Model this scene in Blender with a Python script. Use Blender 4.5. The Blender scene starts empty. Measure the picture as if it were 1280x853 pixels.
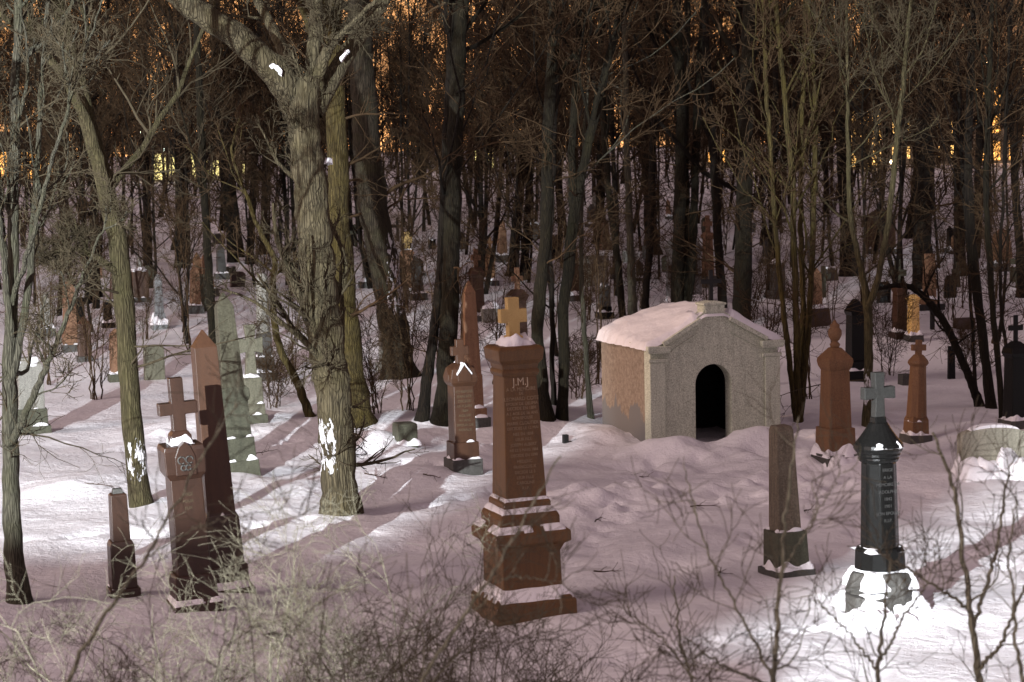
import bpy, math, random
import numpy as np
from mathutils import Vector, Matrix

R = math.radians
SC = bpy.context.scene
COL = SC.collection

# ------------------------------------------------------------------ camera
FPX = 2700.0                      # focal length in pixels of a 1280 wide frame
CAM = np.array([0.0, 0.0, 6.0])
TH = math.atan((426.5 - 180.0) / FPX)
ROLL = R(1.1)
FWD = np.array([0, math.cos(TH), -math.sin(TH)])
R0 = np.array([1.0, 0, 0]); U0 = np.array([0, math.sin(TH), math.cos(TH)])
RV = R0 * math.cos(ROLL) - U0 * math.sin(ROLL)
UV = R0 * math.sin(ROLL) + U0 * math.cos(ROLL)
cam_data = bpy.data.cameras.new('camera')
cam = bpy.data.objects.new('camera', cam_data); COL.objects.link(cam)
mm = Matrix(((RV[0], UV[0], -FWD[0], CAM[0]), (RV[1], UV[1], -FWD[1], CAM[1]), (RV[2], UV[2], -FWD[2], CAM[2]), (0, 0, 0, 1)))
cam.matrix_world = mm
cam_data.sensor_width = 36.0
cam_data.lens = 36.0 * FPX / 1280.0
cam_data.clip_start = 0.1; cam_data.clip_end = 2000
cam_data.dof.use_dof = True
cam_data.dof.focus_distance = 33.0
cam_data.dof.aperture_fstop = 4.5
SC.camera = cam

# ------------------------------------------------------------------ world: dim night sky, town glow low over the far wood
W = bpy.data.worlds.new('World'); SC.world = W; W.use_nodes = True
nt = W.node_tree; N = nt.nodes; L = nt.links
for n in list(N): N.remove(n)
out = N.new('ShaderNodeOutputWorld'); bg = N.new('ShaderNodeBackground')
sky = N.new('ShaderNodeTexSky'); sky.sky_type = 'NISHITA'; sky.sun_disc = False
SUN_EL, SUN_AZ = R(25), R(244)
sky.sun_elevation = SUN_EL; sky.sun_rotation = SUN_AZ
tc = N.new('ShaderNodeTexCoord'); sep = N.new('ShaderNodeSeparateXYZ')
L.new(tc.outputs['Generated'], sep.inputs[0])
def wmath(op, a, b=None):
    n = N.new('ShaderNodeMath'); n.operation = op
    for i, v in enumerate((a, b)):
        if v is None: continue
        if hasattr(v, 'links'): L.new(v, n.inputs[i])
        else: n.inputs[i].default_value = v
    return n.outputs[0]
mr = N.new('ShaderNodeMapRange'); mr.interpolation_type = 'SMOOTHSTEP'
mr.inputs['From Min'].default_value = -0.02; mr.inputs['From Max'].default_value = 0.16
mr.inputs['To Min'].default_value = 1; mr.inputs['To Max'].default_value = 0
L.new(sep.outputs['Z'], mr.inputs['Value'])
my = N.new('ShaderNodeMapRange'); my.inputs['From Min'].default_value = 0.3; my.inputs['From Max'].default_value = 0.9
L.new(sep.outputs['Y'], my.inputs['Value'])
wmap = N.new('ShaderNodeMapping'); wmap.inputs['Scale'].default_value = (22, 1, 9); L.new(tc.outputs['Generated'], wmap.inputs[0])
wn = N.new('ShaderNodeTexNoise'); wn.inputs['Scale'].default_value = 1.0; wn.inputs['Detail'].default_value = 3; L.new(wmap.outputs[0], wn.inputs['Vector'])
wr_ = N.new('ShaderNodeMapRange'); wr_.inputs['From Min'].default_value = .42; wr_.inputs['From Max'].default_value = .64
wr_.inputs['To Min'].default_value = .08; L.new(wn.outputs[0], wr_.inputs['Value'])
glow = wmath('MULTIPLY', wmath('MULTIPLY', mr.outputs[0], my.outputs[0]), wr_.outputs[0])
tint = N.new('ShaderNodeMixRGB'); tint.blend_type = 'MULTIPLY'; tint.inputs[0].default_value = 1
tint.inputs[2].default_value = (0.030, 0.0135, 0.0105, 1)      # city glow turns the night sky mauve
L.new(sky.outputs[0], tint.inputs[1])
gcol = N.new('ShaderNodeMixRGB'); gcol.blend_type = 'MIX'
gcol.inputs[2].default_value = (92.0, 43.0, 15.0, 1)
L.new(glow, gcol.inputs[0])
amb = N.new('ShaderNodeMixRGB'); amb.blend_type = 'ADD'; amb.inputs[0].default_value = 1
amb.inputs[2].default_value = (2.60, 1.82, 2.02, 1)
mdir = N.new('ShaderNodeMapRange'); mdir.inputs['From Min'].default_value = -.75; mdir.inputs['From Max'].default_value = .75
mdir.inputs['To Min'].default_value = 1.7; mdir.inputs['To Max'].default_value = .3; L.new(sep.outputs['Y'], mdir.inputs['Value'])
dirm = N.new('ShaderNodeMixRGB'); dirm.blend_type = 'MULTIPLY'; dirm.inputs[0].default_value = 1
L.new(tint.outputs[0], amb.inputs[1]); L.new(amb.outputs[0], dirm.inputs[1]); L.new(mdir.outputs[0], dirm.inputs[2]); L.new(dirm.outputs[0], gcol.inputs[1])
L.new(gcol.outputs[0], bg.inputs['Color']); bg.inputs['Strength'].default_value = 0.10
L.new(bg.outputs[0], out.inputs['Surface'])

# one faint soft "sun": the bright part of the overcast city sky
sd = bpy.data.lights.new('sky_glow_sun', 'SUN'); sd.energy = 1.6; sd.angle = R(22); sd.color = (1.0, 0.77, 0.70)
so = bpy.data.objects.new('sky_glow_sun', sd); COL.objects.link(so)
sdir = Vector((math.sin(SUN_AZ) * math.cos(SUN_EL), math.cos(SUN_AZ) * math.cos(SUN_EL), math.sin(SUN_EL)))
so.rotation_euler = sdir.to_track_quat('Z', 'Y').to_euler()

vs = SC.view_settings
vs.view_transform = 'Standard'; vs.look = 'None'; vs.exposure = 0.0; vs.gamma = 1.0; vs.use_curve_mapping = False
SC.render.engine = 'CYCLES'
SC.cycles.use_denoising = True
SC.cycles.max_bounces = 5; SC.cycles.diffuse_bounces = 3; SC.cycles.glossy_bounces = 2
SC.cycles.transparent_max_bounces = 4
SC.cycles.sample_clamp_indirect = 3.0

# ------------------------------------------------------------------ terrain function and picture-to-ground helper
BUMPS = []                                    # (x, y, amplitude, radius)
def smooth(t): t = np.clip(t, 0, 1); return t * t * (3 - 2 * t)
def height(x, y):
    x = np.asarray(x, float); y = np.asarray(y, float)
    z = 4.3 * smooth((17.0 - y) / 15.5)
    s = np.maximum(0, y - 47)
    z = z + 3.7 * (1 - np.exp(-(s * s / (s + 8)) / 58))
    far = smooth((y - 16) / 6)
    z = z + far * (0.10 * np.sin(x * 0.31 + 0.9 * np.sin(y * 0.17)) * np.sin(y * 0.23 + 1.3) + 0.05 * np.sin(x * 0.83 + y * 0.41 + 2 * np.sin(y * .3)) + 0.03 * np.sin(x * 1.7 - y * 1.1 + np.sin(x * .9)))
    crest = np.exp(-((y - 46.0 - 0.5 * np.sin(x * .5)) / 1.7) ** 2) * smooth((x + 9) / 4) * smooth((3.0 - x) / 2.5)
    z = z + 0.42 * crest
    for bx, by, ba, br in BUMPS:
        z = z + ba * np.exp(-((x - bx) ** 2 + (y - by) ** 2) / (br * br))
    return z
def ray(px, py):
    d = FWD + RV * ((px - 640) / FPX) + UV * ((426.5 - py) / FPX)
    return d / d[1]                            # per metre of depth
def ground(px, py):
    d = ray(px, py)
    t = np.r_[np.arange(8, 70, .03), np.arange(70, 420, .15)]
    q = CAM[None] + d[None] * t[:, None]
    k = int(np.argmax(q[:, 2] < height(q[:, 0], q[:, 1])))
    return q[k]
def at(px, py, depth): return CAM + ray(px, py) * depth
def scale_at(y): return y / FPX

# ------------------------------------------------------------------ object helpers
def tag(o, label=None, cat=None, group=None, kind=None):
    if label: o['label'] = label
    if cat: o['category'] = cat
    if group: o['group'] = group
    if kind: o['kind'] = kind
    return o
def empty(name, loc, rz=0.0, tilt=(0, 0)):
    o = bpy.data.objects.new(name, None); COL.objects.link(o)
    o.location = loc; o.rotation_euler = (R(tilt[0]), R(tilt[1]), rz); o.empty_display_size = .2
    return o
def mesh_obj(name, verts, faces, mat, parent=None, smooth_=False, loc=None, bevel=0):
    me = bpy.data.meshes.new(name)
    me.from_pydata([tuple(v) for v in verts], [], faces); me.update()
    me.materials.append(mat)
    if smooth_:
        me.polygons.foreach_set('use_smooth', [True] * len(me.polygons))
    o = bpy.data.objects.new(name, me); COL.objects.link(o)
    if parent: o.parent = parent
    if loc is not None: o.location = loc
    if bevel:
        b = o.modifiers.new('bevel', 'BEVEL'); b.width = bevel; b.segments = 2; b.limit_method = 'ANGLE'; b.angle_limit = R(35)
    return o
def np_obj(name, V, F, mat, parent=None, smooth_=True):
    """V (n,3), F (m,4) quads"""
    me = bpy.data.meshes.new(name)
    n, m = len(V), len(F); k = F.shape[1]
    me.vertices.add(n); me.vertices.foreach_set('co', np.ascontiguousarray(V, dtype=np.float32).ravel())
    me.loops.add(m * k); me.loops.foreach_set('vertex_index', np.ascontiguousarray(F, dtype=np.int32).ravel())
    me.polygons.add(m); me.polygons.foreach_set('loop_start', np.arange(0, m * k, k, dtype=np.int32))
    me.polygons.foreach_set('loop_total', np.full(m, k, dtype=np.int32))
    if smooth_: me.polygons.foreach_set('use_smooth', np.ones(m, dtype=bool))
    me.update(calc_edges=True); me.validate()
    me.materials.append(mat)
    o = bpy.data.objects.new(name, me); COL.objects.link(o)
    if parent: o.parent = parent
    return o
def dup(root, loc, rz, sc=1.0):
    r = root.copy(); COL.objects.link(r); r.location = loc
    r.rotation_euler = (root.rotation_euler[0], root.rotation_euler[1], rz); r.scale = (sc, sc, sc)
    for ch in list(root.children):
        c = ch.copy(); COL.objects.link(c); c.parent = r
        for g in list(ch.children):
            d = g.copy(); COL.objects.link(d); d.parent = c
    return r

# ------------------------------------------------------------------ materials
def newmat(name):
    m = bpy.data.materials.new(name); m.use_nodes = True
    t = m.node_tree; b = t.nodes['Principled BSDF']
    return m, t, b
def nd(t, typ, **kw):
    n = t.nodes.new(typ)
    for k, v in kw.items():
        if k in n.inputs: n.inputs[k].default_value = v
        else: setattr(n, k, v)
    return n
def ramp(t, fac, stops):
    r = t.nodes.new('ShaderNodeValToRGB'); t.links.new(fac, r.inputs[0])
    e = r.color_ramp.elements
    while len(e) > 1: e.remove(e[-1])
    e[0].position, e[0].color = stops[0][0], (*stops[0][1], 1)
    for p, c in stops[1:]:
        x = e.new(p); x.color = (*c, 1)
    return r.outputs[0]
def mix(t, fac, a, b, mode='MIX'):
    n = t.nodes.new('ShaderNodeMixRGB'); n.blend_type = mode
    for i, v in enumerate((fac, a, b)):
        if hasattr(v, 'links'): t.links.new(v, n.inputs[i])
        elif isinstance(v, (int, float)): n.inputs[i].default_value = v
        else: n.inputs[i].default_value = (*v, 1)
    return n.outputs[0]
def bump(t, b, h, strength, dist):
    n = nd(t, 'ShaderNodeBump'); n.inputs['Strength'].default_value = strength; n.inputs['Distance'].default_value = dist
    t.links.new(h, n.inputs['Height']); t.links.new(n.outputs[0], b.inputs['Normal'])
def pos(t, sc=(1, 1, 1), kind='Object'):
    c = t.nodes.new('ShaderNodeTexCoord'); mp = t.nodes.new('ShaderNodeMapping'); mp.inputs['Scale'].default_value = sc
    t.links.new(c.outputs[kind], mp.inputs[0]); return mp.outputs[0]
def noise(t, v, scale, detail=4, rough=.6):
    n = nd(t, 'ShaderNodeTexNoise', Scale=scale, Detail=detail, Roughness=rough); t.links.new(v, n.inputs['Vector']); return n.outputs[0]

def m_snow(name, crust=1.0):
    m, t, b = newmat(name)
    v = pos(t)
    n1 = noise(t, v, 0.9, 5); n2 = noise(t, v, 7, 5); n3 = noise(t, v, 45, 2)
    c = ramp(t, n1, [(.3, (.74, .74, .77)), (.7, (.86, .86, .88))])
    c = mix(t, ramp(t, noise(t, v, 3.1, 6, .7), [(.66, (0, 0, 0)), (.74, (.35, .35, .35))]), c, (.55, .50, .45))
    t.links.new(c, b.inputs['Base Color']); b.inputs['Roughness'].default_value = .55
    s = t.nodes.new('ShaderNodeMath'); s.operation = 'MULTIPLY_ADD'; t.links.new(n3, s.inputs[0]); s.inputs[1].default_value = .25; t.links.new(n2, s.inputs[2])
    bump(t, b, s.outputs[0], .45 * crust, .12)
    return m
def m_stone(name, c1, c2, c3, rough=.6, grain=60, stain=1.0, spec=.5):
    m, t, b = newmat(name)
    v = pos(t)
    n1 = noise(t, v, grain, 3, .7); n2 = noise(t, v, 2.3, 5, .65)
    c = ramp(t, n1, [(.32, c1), (.5, c2), (.68, c3)])
    vs_ = pos(t, (5, 5, .5)); streak = noise(t, vs_, 2.2, 5, .7)
    c = mix(t, ramp(t, streak, [(.42, (0, 0, 0)), (.75, (.65 * stain,) * 3)]), c, tuple(x * .42 for x in c1))
    c = mix(t, ramp(t, n2, [(.5, (0, 0, 0)), (.8, (.4 * stain,) * 3)]), c, tuple(x * 1.25 for x in c3))
    t.links.new(c, b.inputs['Base Color']); b.inputs['Roughness'].default_value = rough
    b.inputs['Specular IOR Level'].default_value = spec
    bump(t, b, n1, .25, .01)
    return m
def wob(t, v):
    n = nd(t, 'ShaderNodeTexNoise', Scale=6.0, Detail=3.0); t.links.new(v, n.inputs['Vector']); return n.outputs[1]
def m_bark(name, dark, light, moss=(.07, .075, .03), scale=1.0, paint=False):
    m, t, b = newmat(name)
    v = pos(t, (1, 1, .085)); n1 = noise(t, v, 26 * scale, 7, .72)
    vo = nd(t, 'ShaderNodeTexVoronoi', Scale=21 * scale); vo.feature = 'DISTANCE_TO_EDGE'
    wv = mix(t, .12, v, wob(t, v), 'ADD'); t.links.new(wv, vo.inputs['Vector'])
    n2 = noise(t, pos(t), 2.2, 4)
    c = ramp(t, n1, [(.3, dark), (.62, light)])
    c = mix(t, ramp(t, vo.outputs[0], [(.0, (.7,) * 3), (.16, (0,) * 3)]), c, tuple(x * .4 for x in dark))
    c = mix(t, ramp(t, n2, [(.45, (0,) * 3), (.7, (.7,) * 3)]), c, moss)
    if paint:                                  # snow driven onto the bark near the foot
        sx = t.nodes.new('ShaderNodeSeparateXYZ'); t.links.new(pos(t), sx.inputs[0])
        r1 = ramp(t, sx.outputs['Z'], [(.0, (0,) * 3), (1.0, (1,) * 3)])
        mz = nd(t, 'ShaderNodeMapRange'); mz.inputs['From Min'].default_value = paint[0]; mz.inputs['From Max'].default_value = paint[1]
        t.links.new(sx.outputs['Z'], mz.inputs['Value'])
        band = ramp(t, mz.outputs[0], [(.0, (0,) * 3), (.2, (.9,) * 3), (.7, (1,) * 3), (1.0, (0,) * 3)])
        mx = nd(t, 'ShaderNodeMapRange'); mx.inputs['From Min'].default_value = paint[2]; mx.inputs['From Max'].default_value = paint[3]
        t.links.new(sx.outputs['X'], mx.inputs['Value'])
        bx = ramp(t, mx.outputs[0], [(.0, (0,) * 3), (.3, (1,) * 3), (.7, (1,) * 3), (1.0, (0,) * 3)])
        pn = ramp(t, noise(t, pos(t, (1, 1, .35)), 11, 5, .65), [(.46, (0,) * 3), (.64, (1,) * 3)])
        f = mix(t, 1, mix(t, 1, band, bx, 'MULTIPLY'), pn, 'MULTIPLY')
        c = mix(t, ramp(t, f, [(.28, (0,) * 3), (.36, (1,) * 3)]), c, (.66, .66, .68))
    t.links.new(c, b.inputs['Base Color']); b.inputs['Roughness'].default_value = .9
    b.inputs['Specular IOR Level'].default_value = .2
    h = mix(t, .5, n1, ramp(t, vo.outputs[0], [(0, (0,) * 3), (.2, (1,) * 3)]))
    bump(t, b, h, .8, .05)
    return m
def m_plain(name, c, rough=.8, spec=.3, metal=0):
    m, t, b = newmat(name)
    n = noise(t, pos(t), 9, 4)
    t.links.new(ramp(t, n, [(.3, tuple(x * .7 for x in c)), (.7, tuple(min(1, x * 1.25) for x in c))]), b.inputs['Base Color'])
    b.inputs['Roughness'].default_value = rough; b.inputs['Specular IOR Level'].default_value = spec; b.inputs['Metallic'].default_value = metal
    return m
def m_emit(name, c, s, mottle=False):
    m, t, b = newmat(name)
    b.inputs['Base Color'].default_value = (.1, .1, .1, 1)
    b.inputs['Emission Color'].default_value = (*c, 1); b.inputs['Emission Strength'].default_value = s
    if mottle:                                 # lit room behind curtains and clutter
        n = noise(t, pos(t, (1, 1, 1.4)), 1.6, 4, .7)
        t.links.new(ramp(t, n, [(.36, tuple(x * .10 for x in c)), (.58, c)]), b.inputs['Emission Color'])
    return m
SNOW = m_snow('snow'); SNOWCAP = m_snow('snow_on_stone', .6)
RED = m_stone('red_granite', (0.0370, 0.0147, 0.0058), (0.0571, 0.0239, 0.0098), (0.0734, 0.0337, 0.0158), .45, 90, .8)
MONU = m_stone('brown_granite', (0.0723, 0.0311, 0.0075), (0.1140, 0.0523, 0.0130), (0.1521, 0.0764, 0.0209), .55, 90, .9)
REDDARK = m_stone('dark_red_granite', (0.0248, 0.0118, 0.0068), (0.0384, 0.0180, 0.0105), (0.0527, 0.0260, 0.0161), .36, 90, .8)
BROWN = m_stone('brown_sandstone', (.13, .064, .032), (.19, .098, .050), (.25, .14, .075), .7, 50, .9)
ORANGE = m_stone('orange_sandstone', (0.1026, 0.0451, 0.0168), (0.1539, 0.0740, 0.0291), (0.1966, 0.1065, 0.0459), .7, 50, .8)
GOLD = m_stone('yellow_granite', (0.2560, 0.1482, 0.0450), (0.4480, 0.3042, 0.1050), (0.6000, 0.4524, 0.2025), .6, 130, .3)
GREY = m_stone('grey_granite', (.10, .10, .085), (.20, .195, .17), (.33, .32, .28), .75, 70, .8)
PALE2 = m_stone('stained_limestone', (0.0744, 0.0720, 0.0456), (0.1176, 0.1140, 0.0768), (0.1680, 0.1620, 0.1176), .85, 40, .9)
PALE = m_stone('pale_limestone', (.22, .215, .16), (.30, .295, .23), (.38, .37, .30), .8, 40, .8)
MAUS = m_stone('mausoleum_granite', (0.2429, 0.2680, 0.2064), (0.4858, 0.5232, 0.4190), (0.7044, 0.7528, 0.6193), .85, 42, .5)
BLUEGREY = m_stone('blue_grey_stone', (0.1080, 0.1148, 0.1140), (0.1800, 0.1886, 0.1900), (0.2520, 0.2542, 0.2508), .7, 40, .7)
BLACK = m_stone('black_granite', (.0035, .0036, .0034), (.007, .0072, .0068), (.013, .0132, .0125), .2, 90, .3, .13)
DARKST = m_stone('dark_stone', (.030, .030, .026), (.055, .053, .047), (.08, .078, .07), .7, 50, .8)
MOSSY = m_stone('mossy_stone', (.035, .037, .022), (.060, .061, .038), (.09, .09, .062), .85, 40, .9)
IRON = m_plain('black_iron', (.012, .012, .012), .6)
INNER = m_plain('dark_interior_and_niche_shade', (.02, .02, .019), .95, .1)
LETTER = m_plain('worn_letters', (.25, .185, .12), .8)
LETTERB = m_plain('clear_letters', (.46, .38, .28), .8)
LETTERG = m_plain('grey_letters', (.045, .045, .043), .7)
LETTERD = m_plain('dim_letters', (.10, .075, .045), .8)
BARK_BIG = m_bark('bark_big', (.028, .023, .013), (.118, .098, .058), (.068, .056, .026), 1.0, (0.45, 1.75, -.42, .06))
BARK_BACK = m_bark('bark_olive', (.028, .021, .008), (.085, .066, .024), (.06, .046, .010), 1.3)
BARK_PALE = m_bark('bark_pale', (0.0385, 0.0350, 0.0245), (0.0910, 0.0854, 0.0616), (0.0595, 0.0595, 0.0336), 1.6)
BARK_NEARLIT = m_bark('bark_near_lit', (.24, .24, .17), (.42, .42, .31), (.28, .30, .19), 2.5)  # lamplight on the near boughs put into this pale bark colour
BARK_LEFT = m_bark('bark_grey_olive', (.034, .028, .013), (.092, .078, .040), (.055, .050, .020), 1.4, (0.35, 1.3, -.24, .26))
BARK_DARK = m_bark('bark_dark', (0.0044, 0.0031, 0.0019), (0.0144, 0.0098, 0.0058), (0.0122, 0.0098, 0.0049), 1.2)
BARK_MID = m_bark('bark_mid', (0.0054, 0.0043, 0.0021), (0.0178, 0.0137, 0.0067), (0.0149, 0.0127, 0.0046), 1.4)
TWIG = m_plain('twig_brown', (.046, .028, .013), .85, .2)
TWIG_MID = m_plain('twig_tan', (.060, .046, .028), .85, .2)
TWIG_LIT = m_plain('twig_grey', (.054, .043, .025), .85, .2)
TWIG_PALE = m_plain('twig_green_grey', (.105, .095, .066), .85, .2)

# ------------------------------------------------------------------ tubes and branching (numpy)
def norm(a): return a / (np.linalg.norm(a, axis=-1, keepdims=True) + 1e-9)
def tubes(P, Rr, sides, rough=0.0, rng=None):
    B, K, _ = P.shape
    T = norm(np.gradient(P, axis=1))
    md = norm(P[:, -1] - P[:, 0])
    ref = np.where(np.abs(md[:, 2:3]) > .75, np.array([[1.0, 0, 0]]), np.array([[0, 0, 1.0]]))[:, None, :]
    n1 = norm(np.cross(T, np.broadcast_to(ref, T.shape))); n2 = np.cross(T, n1)
    a = np.arange(sides) * 2 * math.pi / sides
    rad = Rr[:, :, None] * np.ones(sides)
    if rough and rng is not None:
        q = rng.normal(0, 1, (B, K, sides)); q = (q + np.roll(q, 1, 1) + np.roll(q, 1, 2)) / 1.7
        rad = rad * (1 + rough * q)
    V = P[:, :, None, :] + rad[..., None] * (np.cos(a)[None, None, :, None] * n1[:, :, None, :] + np.sin(a)[None, None, :, None] * n2[:, :, None, :])
    idx = np.arange(B * K * sides).reshape(B, K, sides)
    f = np.stack([idx[:, :-1], np.roll(idx, -1, 2)[:, :-1], np.roll(idx, -1, 2)[:, 1:], idx[:, 1:]], -1).reshape(-1, 4)
    return V.reshape(-1, 3), f
def join(parts):
    V, F, o = [], [], 0
    for v, f in parts:
        V.append(v); F.append(f + o); o += len(v)
    return np.concatenate(V), np.concatenate(F)
def spawn(rng, P, Rr, n, t0, t1, ratio, ang, K, up=.1, gnarl=.16, rs=.6, rmin=.006, lmin=.15, flat=0):
    B, Kp, _ = P.shape
    T = norm(np.gradient(P, axis=1))
    Lp = np.linalg.norm(np.diff(P, axis=1), axis=2).sum(1)
    pi = np.repeat(np.arange(B), n)
    M = len(pi)
    t = rng.uniform(t0, t1, M); ft = t * (Kp - 1); k = np.minimum(ft.astype(int), Kp - 2); fr = (ft - k)[:, None]
    p0 = P[pi, k] * (1 - fr) + P[pi, k + 1] * fr
    tg = norm(T[pi, k] * (1 - fr) + T[pi, k + 1] * fr)
    rp = Rr[pi, k] * (1 - fr[:, 0]) + Rr[pi, k + 1] * fr[:, 0]
    rv = rng.normal(0, 1, (M, 3)); perp = norm(rv - tg * (rv * tg).sum(1, keepdims=True))
    a = np.radians(rng.uniform(ang[0], ang[1], M))[:, None]
    d = norm(tg * np.cos(a) + perp * np.sin(a))
    Ln = np.maximum(lmin, Lp[pi] * ratio * (1.15 - .75 * (t - t0) / (t1 - t0 + 1e-6)) * rng.uniform(.5, 1.25, M))
    Q = np.zeros((M, K, 3)); Q[:, 0] = p0
    st = (Ln / (K - 1))[:, None]
    for j in range(1, K):
        d = norm(d + rng.normal(0, gnarl, (M, 3)) + np.array([0, 0, up]))
        Q[:, j] = Q[:, j - 1] + d * st
    r0 = np.maximum(np.minimum(rp * rs * rng.uniform(.6, 1.1, M), Ln * .03 + .004), rmin)
    RR = np.maximum(r0[:, None] * np.linspace(1, .28, K)[None], rmin * .75)
    return Q, RR
def curve(pts, rad, K, rng=None, wob=0):
    pts = np.array(pts, float); rad = np.array(rad, float)
    l = np.r_[0, np.cumsum(np.linalg.norm(np.diff(pts, axis=0), axis=1))]
    tt = np.linspace(0, l[-1], K * 3)
    q = np.stack([np.interp(tt, l, pts[:, i]) for i in range(3)], 1); r = np.interp(tt, l, rad)
    w = max(3, int(K * .32)) | 1
    ker = np.hanning(w + 2)[1:-1]; ker /= ker.sum()
    pad = lambda a: np.r_[np.repeat(a[:1], w // 2, 0) - (np.arange(w // 2, 0, -1)[:, None] * (a[1] - a[0]) if a.ndim == 2 else 0), a, np.repeat(a[-1:], w // 2, 0) + (np.arange(1, w // 2 + 1)[:, None] * (a[-1] - a[-2]) if a.ndim == 2 else 0)]
    qp = pad(q); q = np.stack([np.convolve(qp[:, i], ker, 'valid') for i in range(3)], 1)
    r = np.convolve(np.r_[np.repeat(r[0], w // 2), r, np.repeat(r[-1], w // 2)], ker, 'valid')
    sel = np.linspace(0, len(q) - 1, K).astype(int); q = q[sel]; r = r[sel]
    if rng is not None and wob:
        nz = rng.normal(0, wob, q.shape); nz[0] = 0; q = q + (nz + np.roll(nz, 1, 0)) * .5
    return q, r
def crown_levels(rng, P, Rr, spec):
    """spec: list of spawn argument dicts, each level grown from the one before (and 'also' from the first)"""
    levels = []
    cur = (P, Rr)
    for s in spec:
        s = dict(s); cur = spawn(rng, cur[0], cur[1], **s); levels.append(cur)
    return levels

def far_tree_proto(seed, h, r, lean, n1, tw, stems=1, rmin=.011, fork=.35):
    rng = np.random.default_rng(seed)
    trunks = []
    for s in range(stems):
        az = rng.uniform(0, 6.28); sp = 0 if stems == 1 else rng.uniform(.03, .12)
        n = 7; pts = []
        x = y = 0.0
        for k in range(n):
            z = -.4 + (h + .4) * k / (n - 1)
            x += lean * h / n + math.cos(az) * sp * h / n + rng.normal(0, .012 * h / n * 4); y += math.sin(az) * sp * h / n + rng.normal(0, .012 * h / n * 4)
            pts.append((x if k else 0 + s * .18, y if k else s * .1, z))
        rad = [r * 1.3] + [r * (1 - .8 * k / (n - 1)) for k in range(1, n)]
        trunks.append(curve(pts, rad, 26, rng, .015))
    P = np.stack([a for a, b in trunks]); Q = np.stack([b for a, b in trunks])
    l1 = spawn(rng, P, Q, n1 // stems, fork, .98, .36, (28, 62), 8, up=.14, gnarl=.13, rs=.62, rmin=.02)
    l1b = spawn(rng, P, Q, 5, min(.12, fork * .5), fork, .11, (40, 85), 6, up=.05, gnarl=.2, rs=.2, rmin=rmin)
    l2 = spawn(rng, *l1, n=9, t0=.12, t1=1, ratio=.42, ang=(25, 60), K=6, up=.10, gnarl=.17, rs=.6, rmin=rmin)
    l3 = spawn(rng, *l2, n=tw, t0=.1, t1=1, ratio=.5, ang=(25, 60), K=4, up=.08, gnarl=.2, rs=.6, rmin=rmin)
    l3b = spawn(rng, *l1b, n=5, t0=.1, t1=1, ratio=.5, ang=(25, 60), K=4, up=.05, gnarl=.2, rs=.6, rmin=rmin)
    l4 = spawn(rng, *l3, n=2, t0=.2, t1=1, ratio=.6, ang=(25, 55), K=3, up=.05, gnarl=.2, rs=.7, rmin=rmin * .8)
    t = join([tubes(P, Q, 10, .05, rng), tubes(*l1, 6)])
    c = join([tubes(*l1b, 4), tubes(*l2, 4), tubes(*l3, 3), tubes(*l3b, 3), tubes(*l4, 3)])
    return t, c
def tree_obj(name, label, group, loc, t, c, bark, twig, cat='tree'):
    root = tag(empty(name, loc), label, cat, group)
    np_obj('trunk', *t, bark, root); np_obj('crown', *c, twig, root)
    return root

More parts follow.
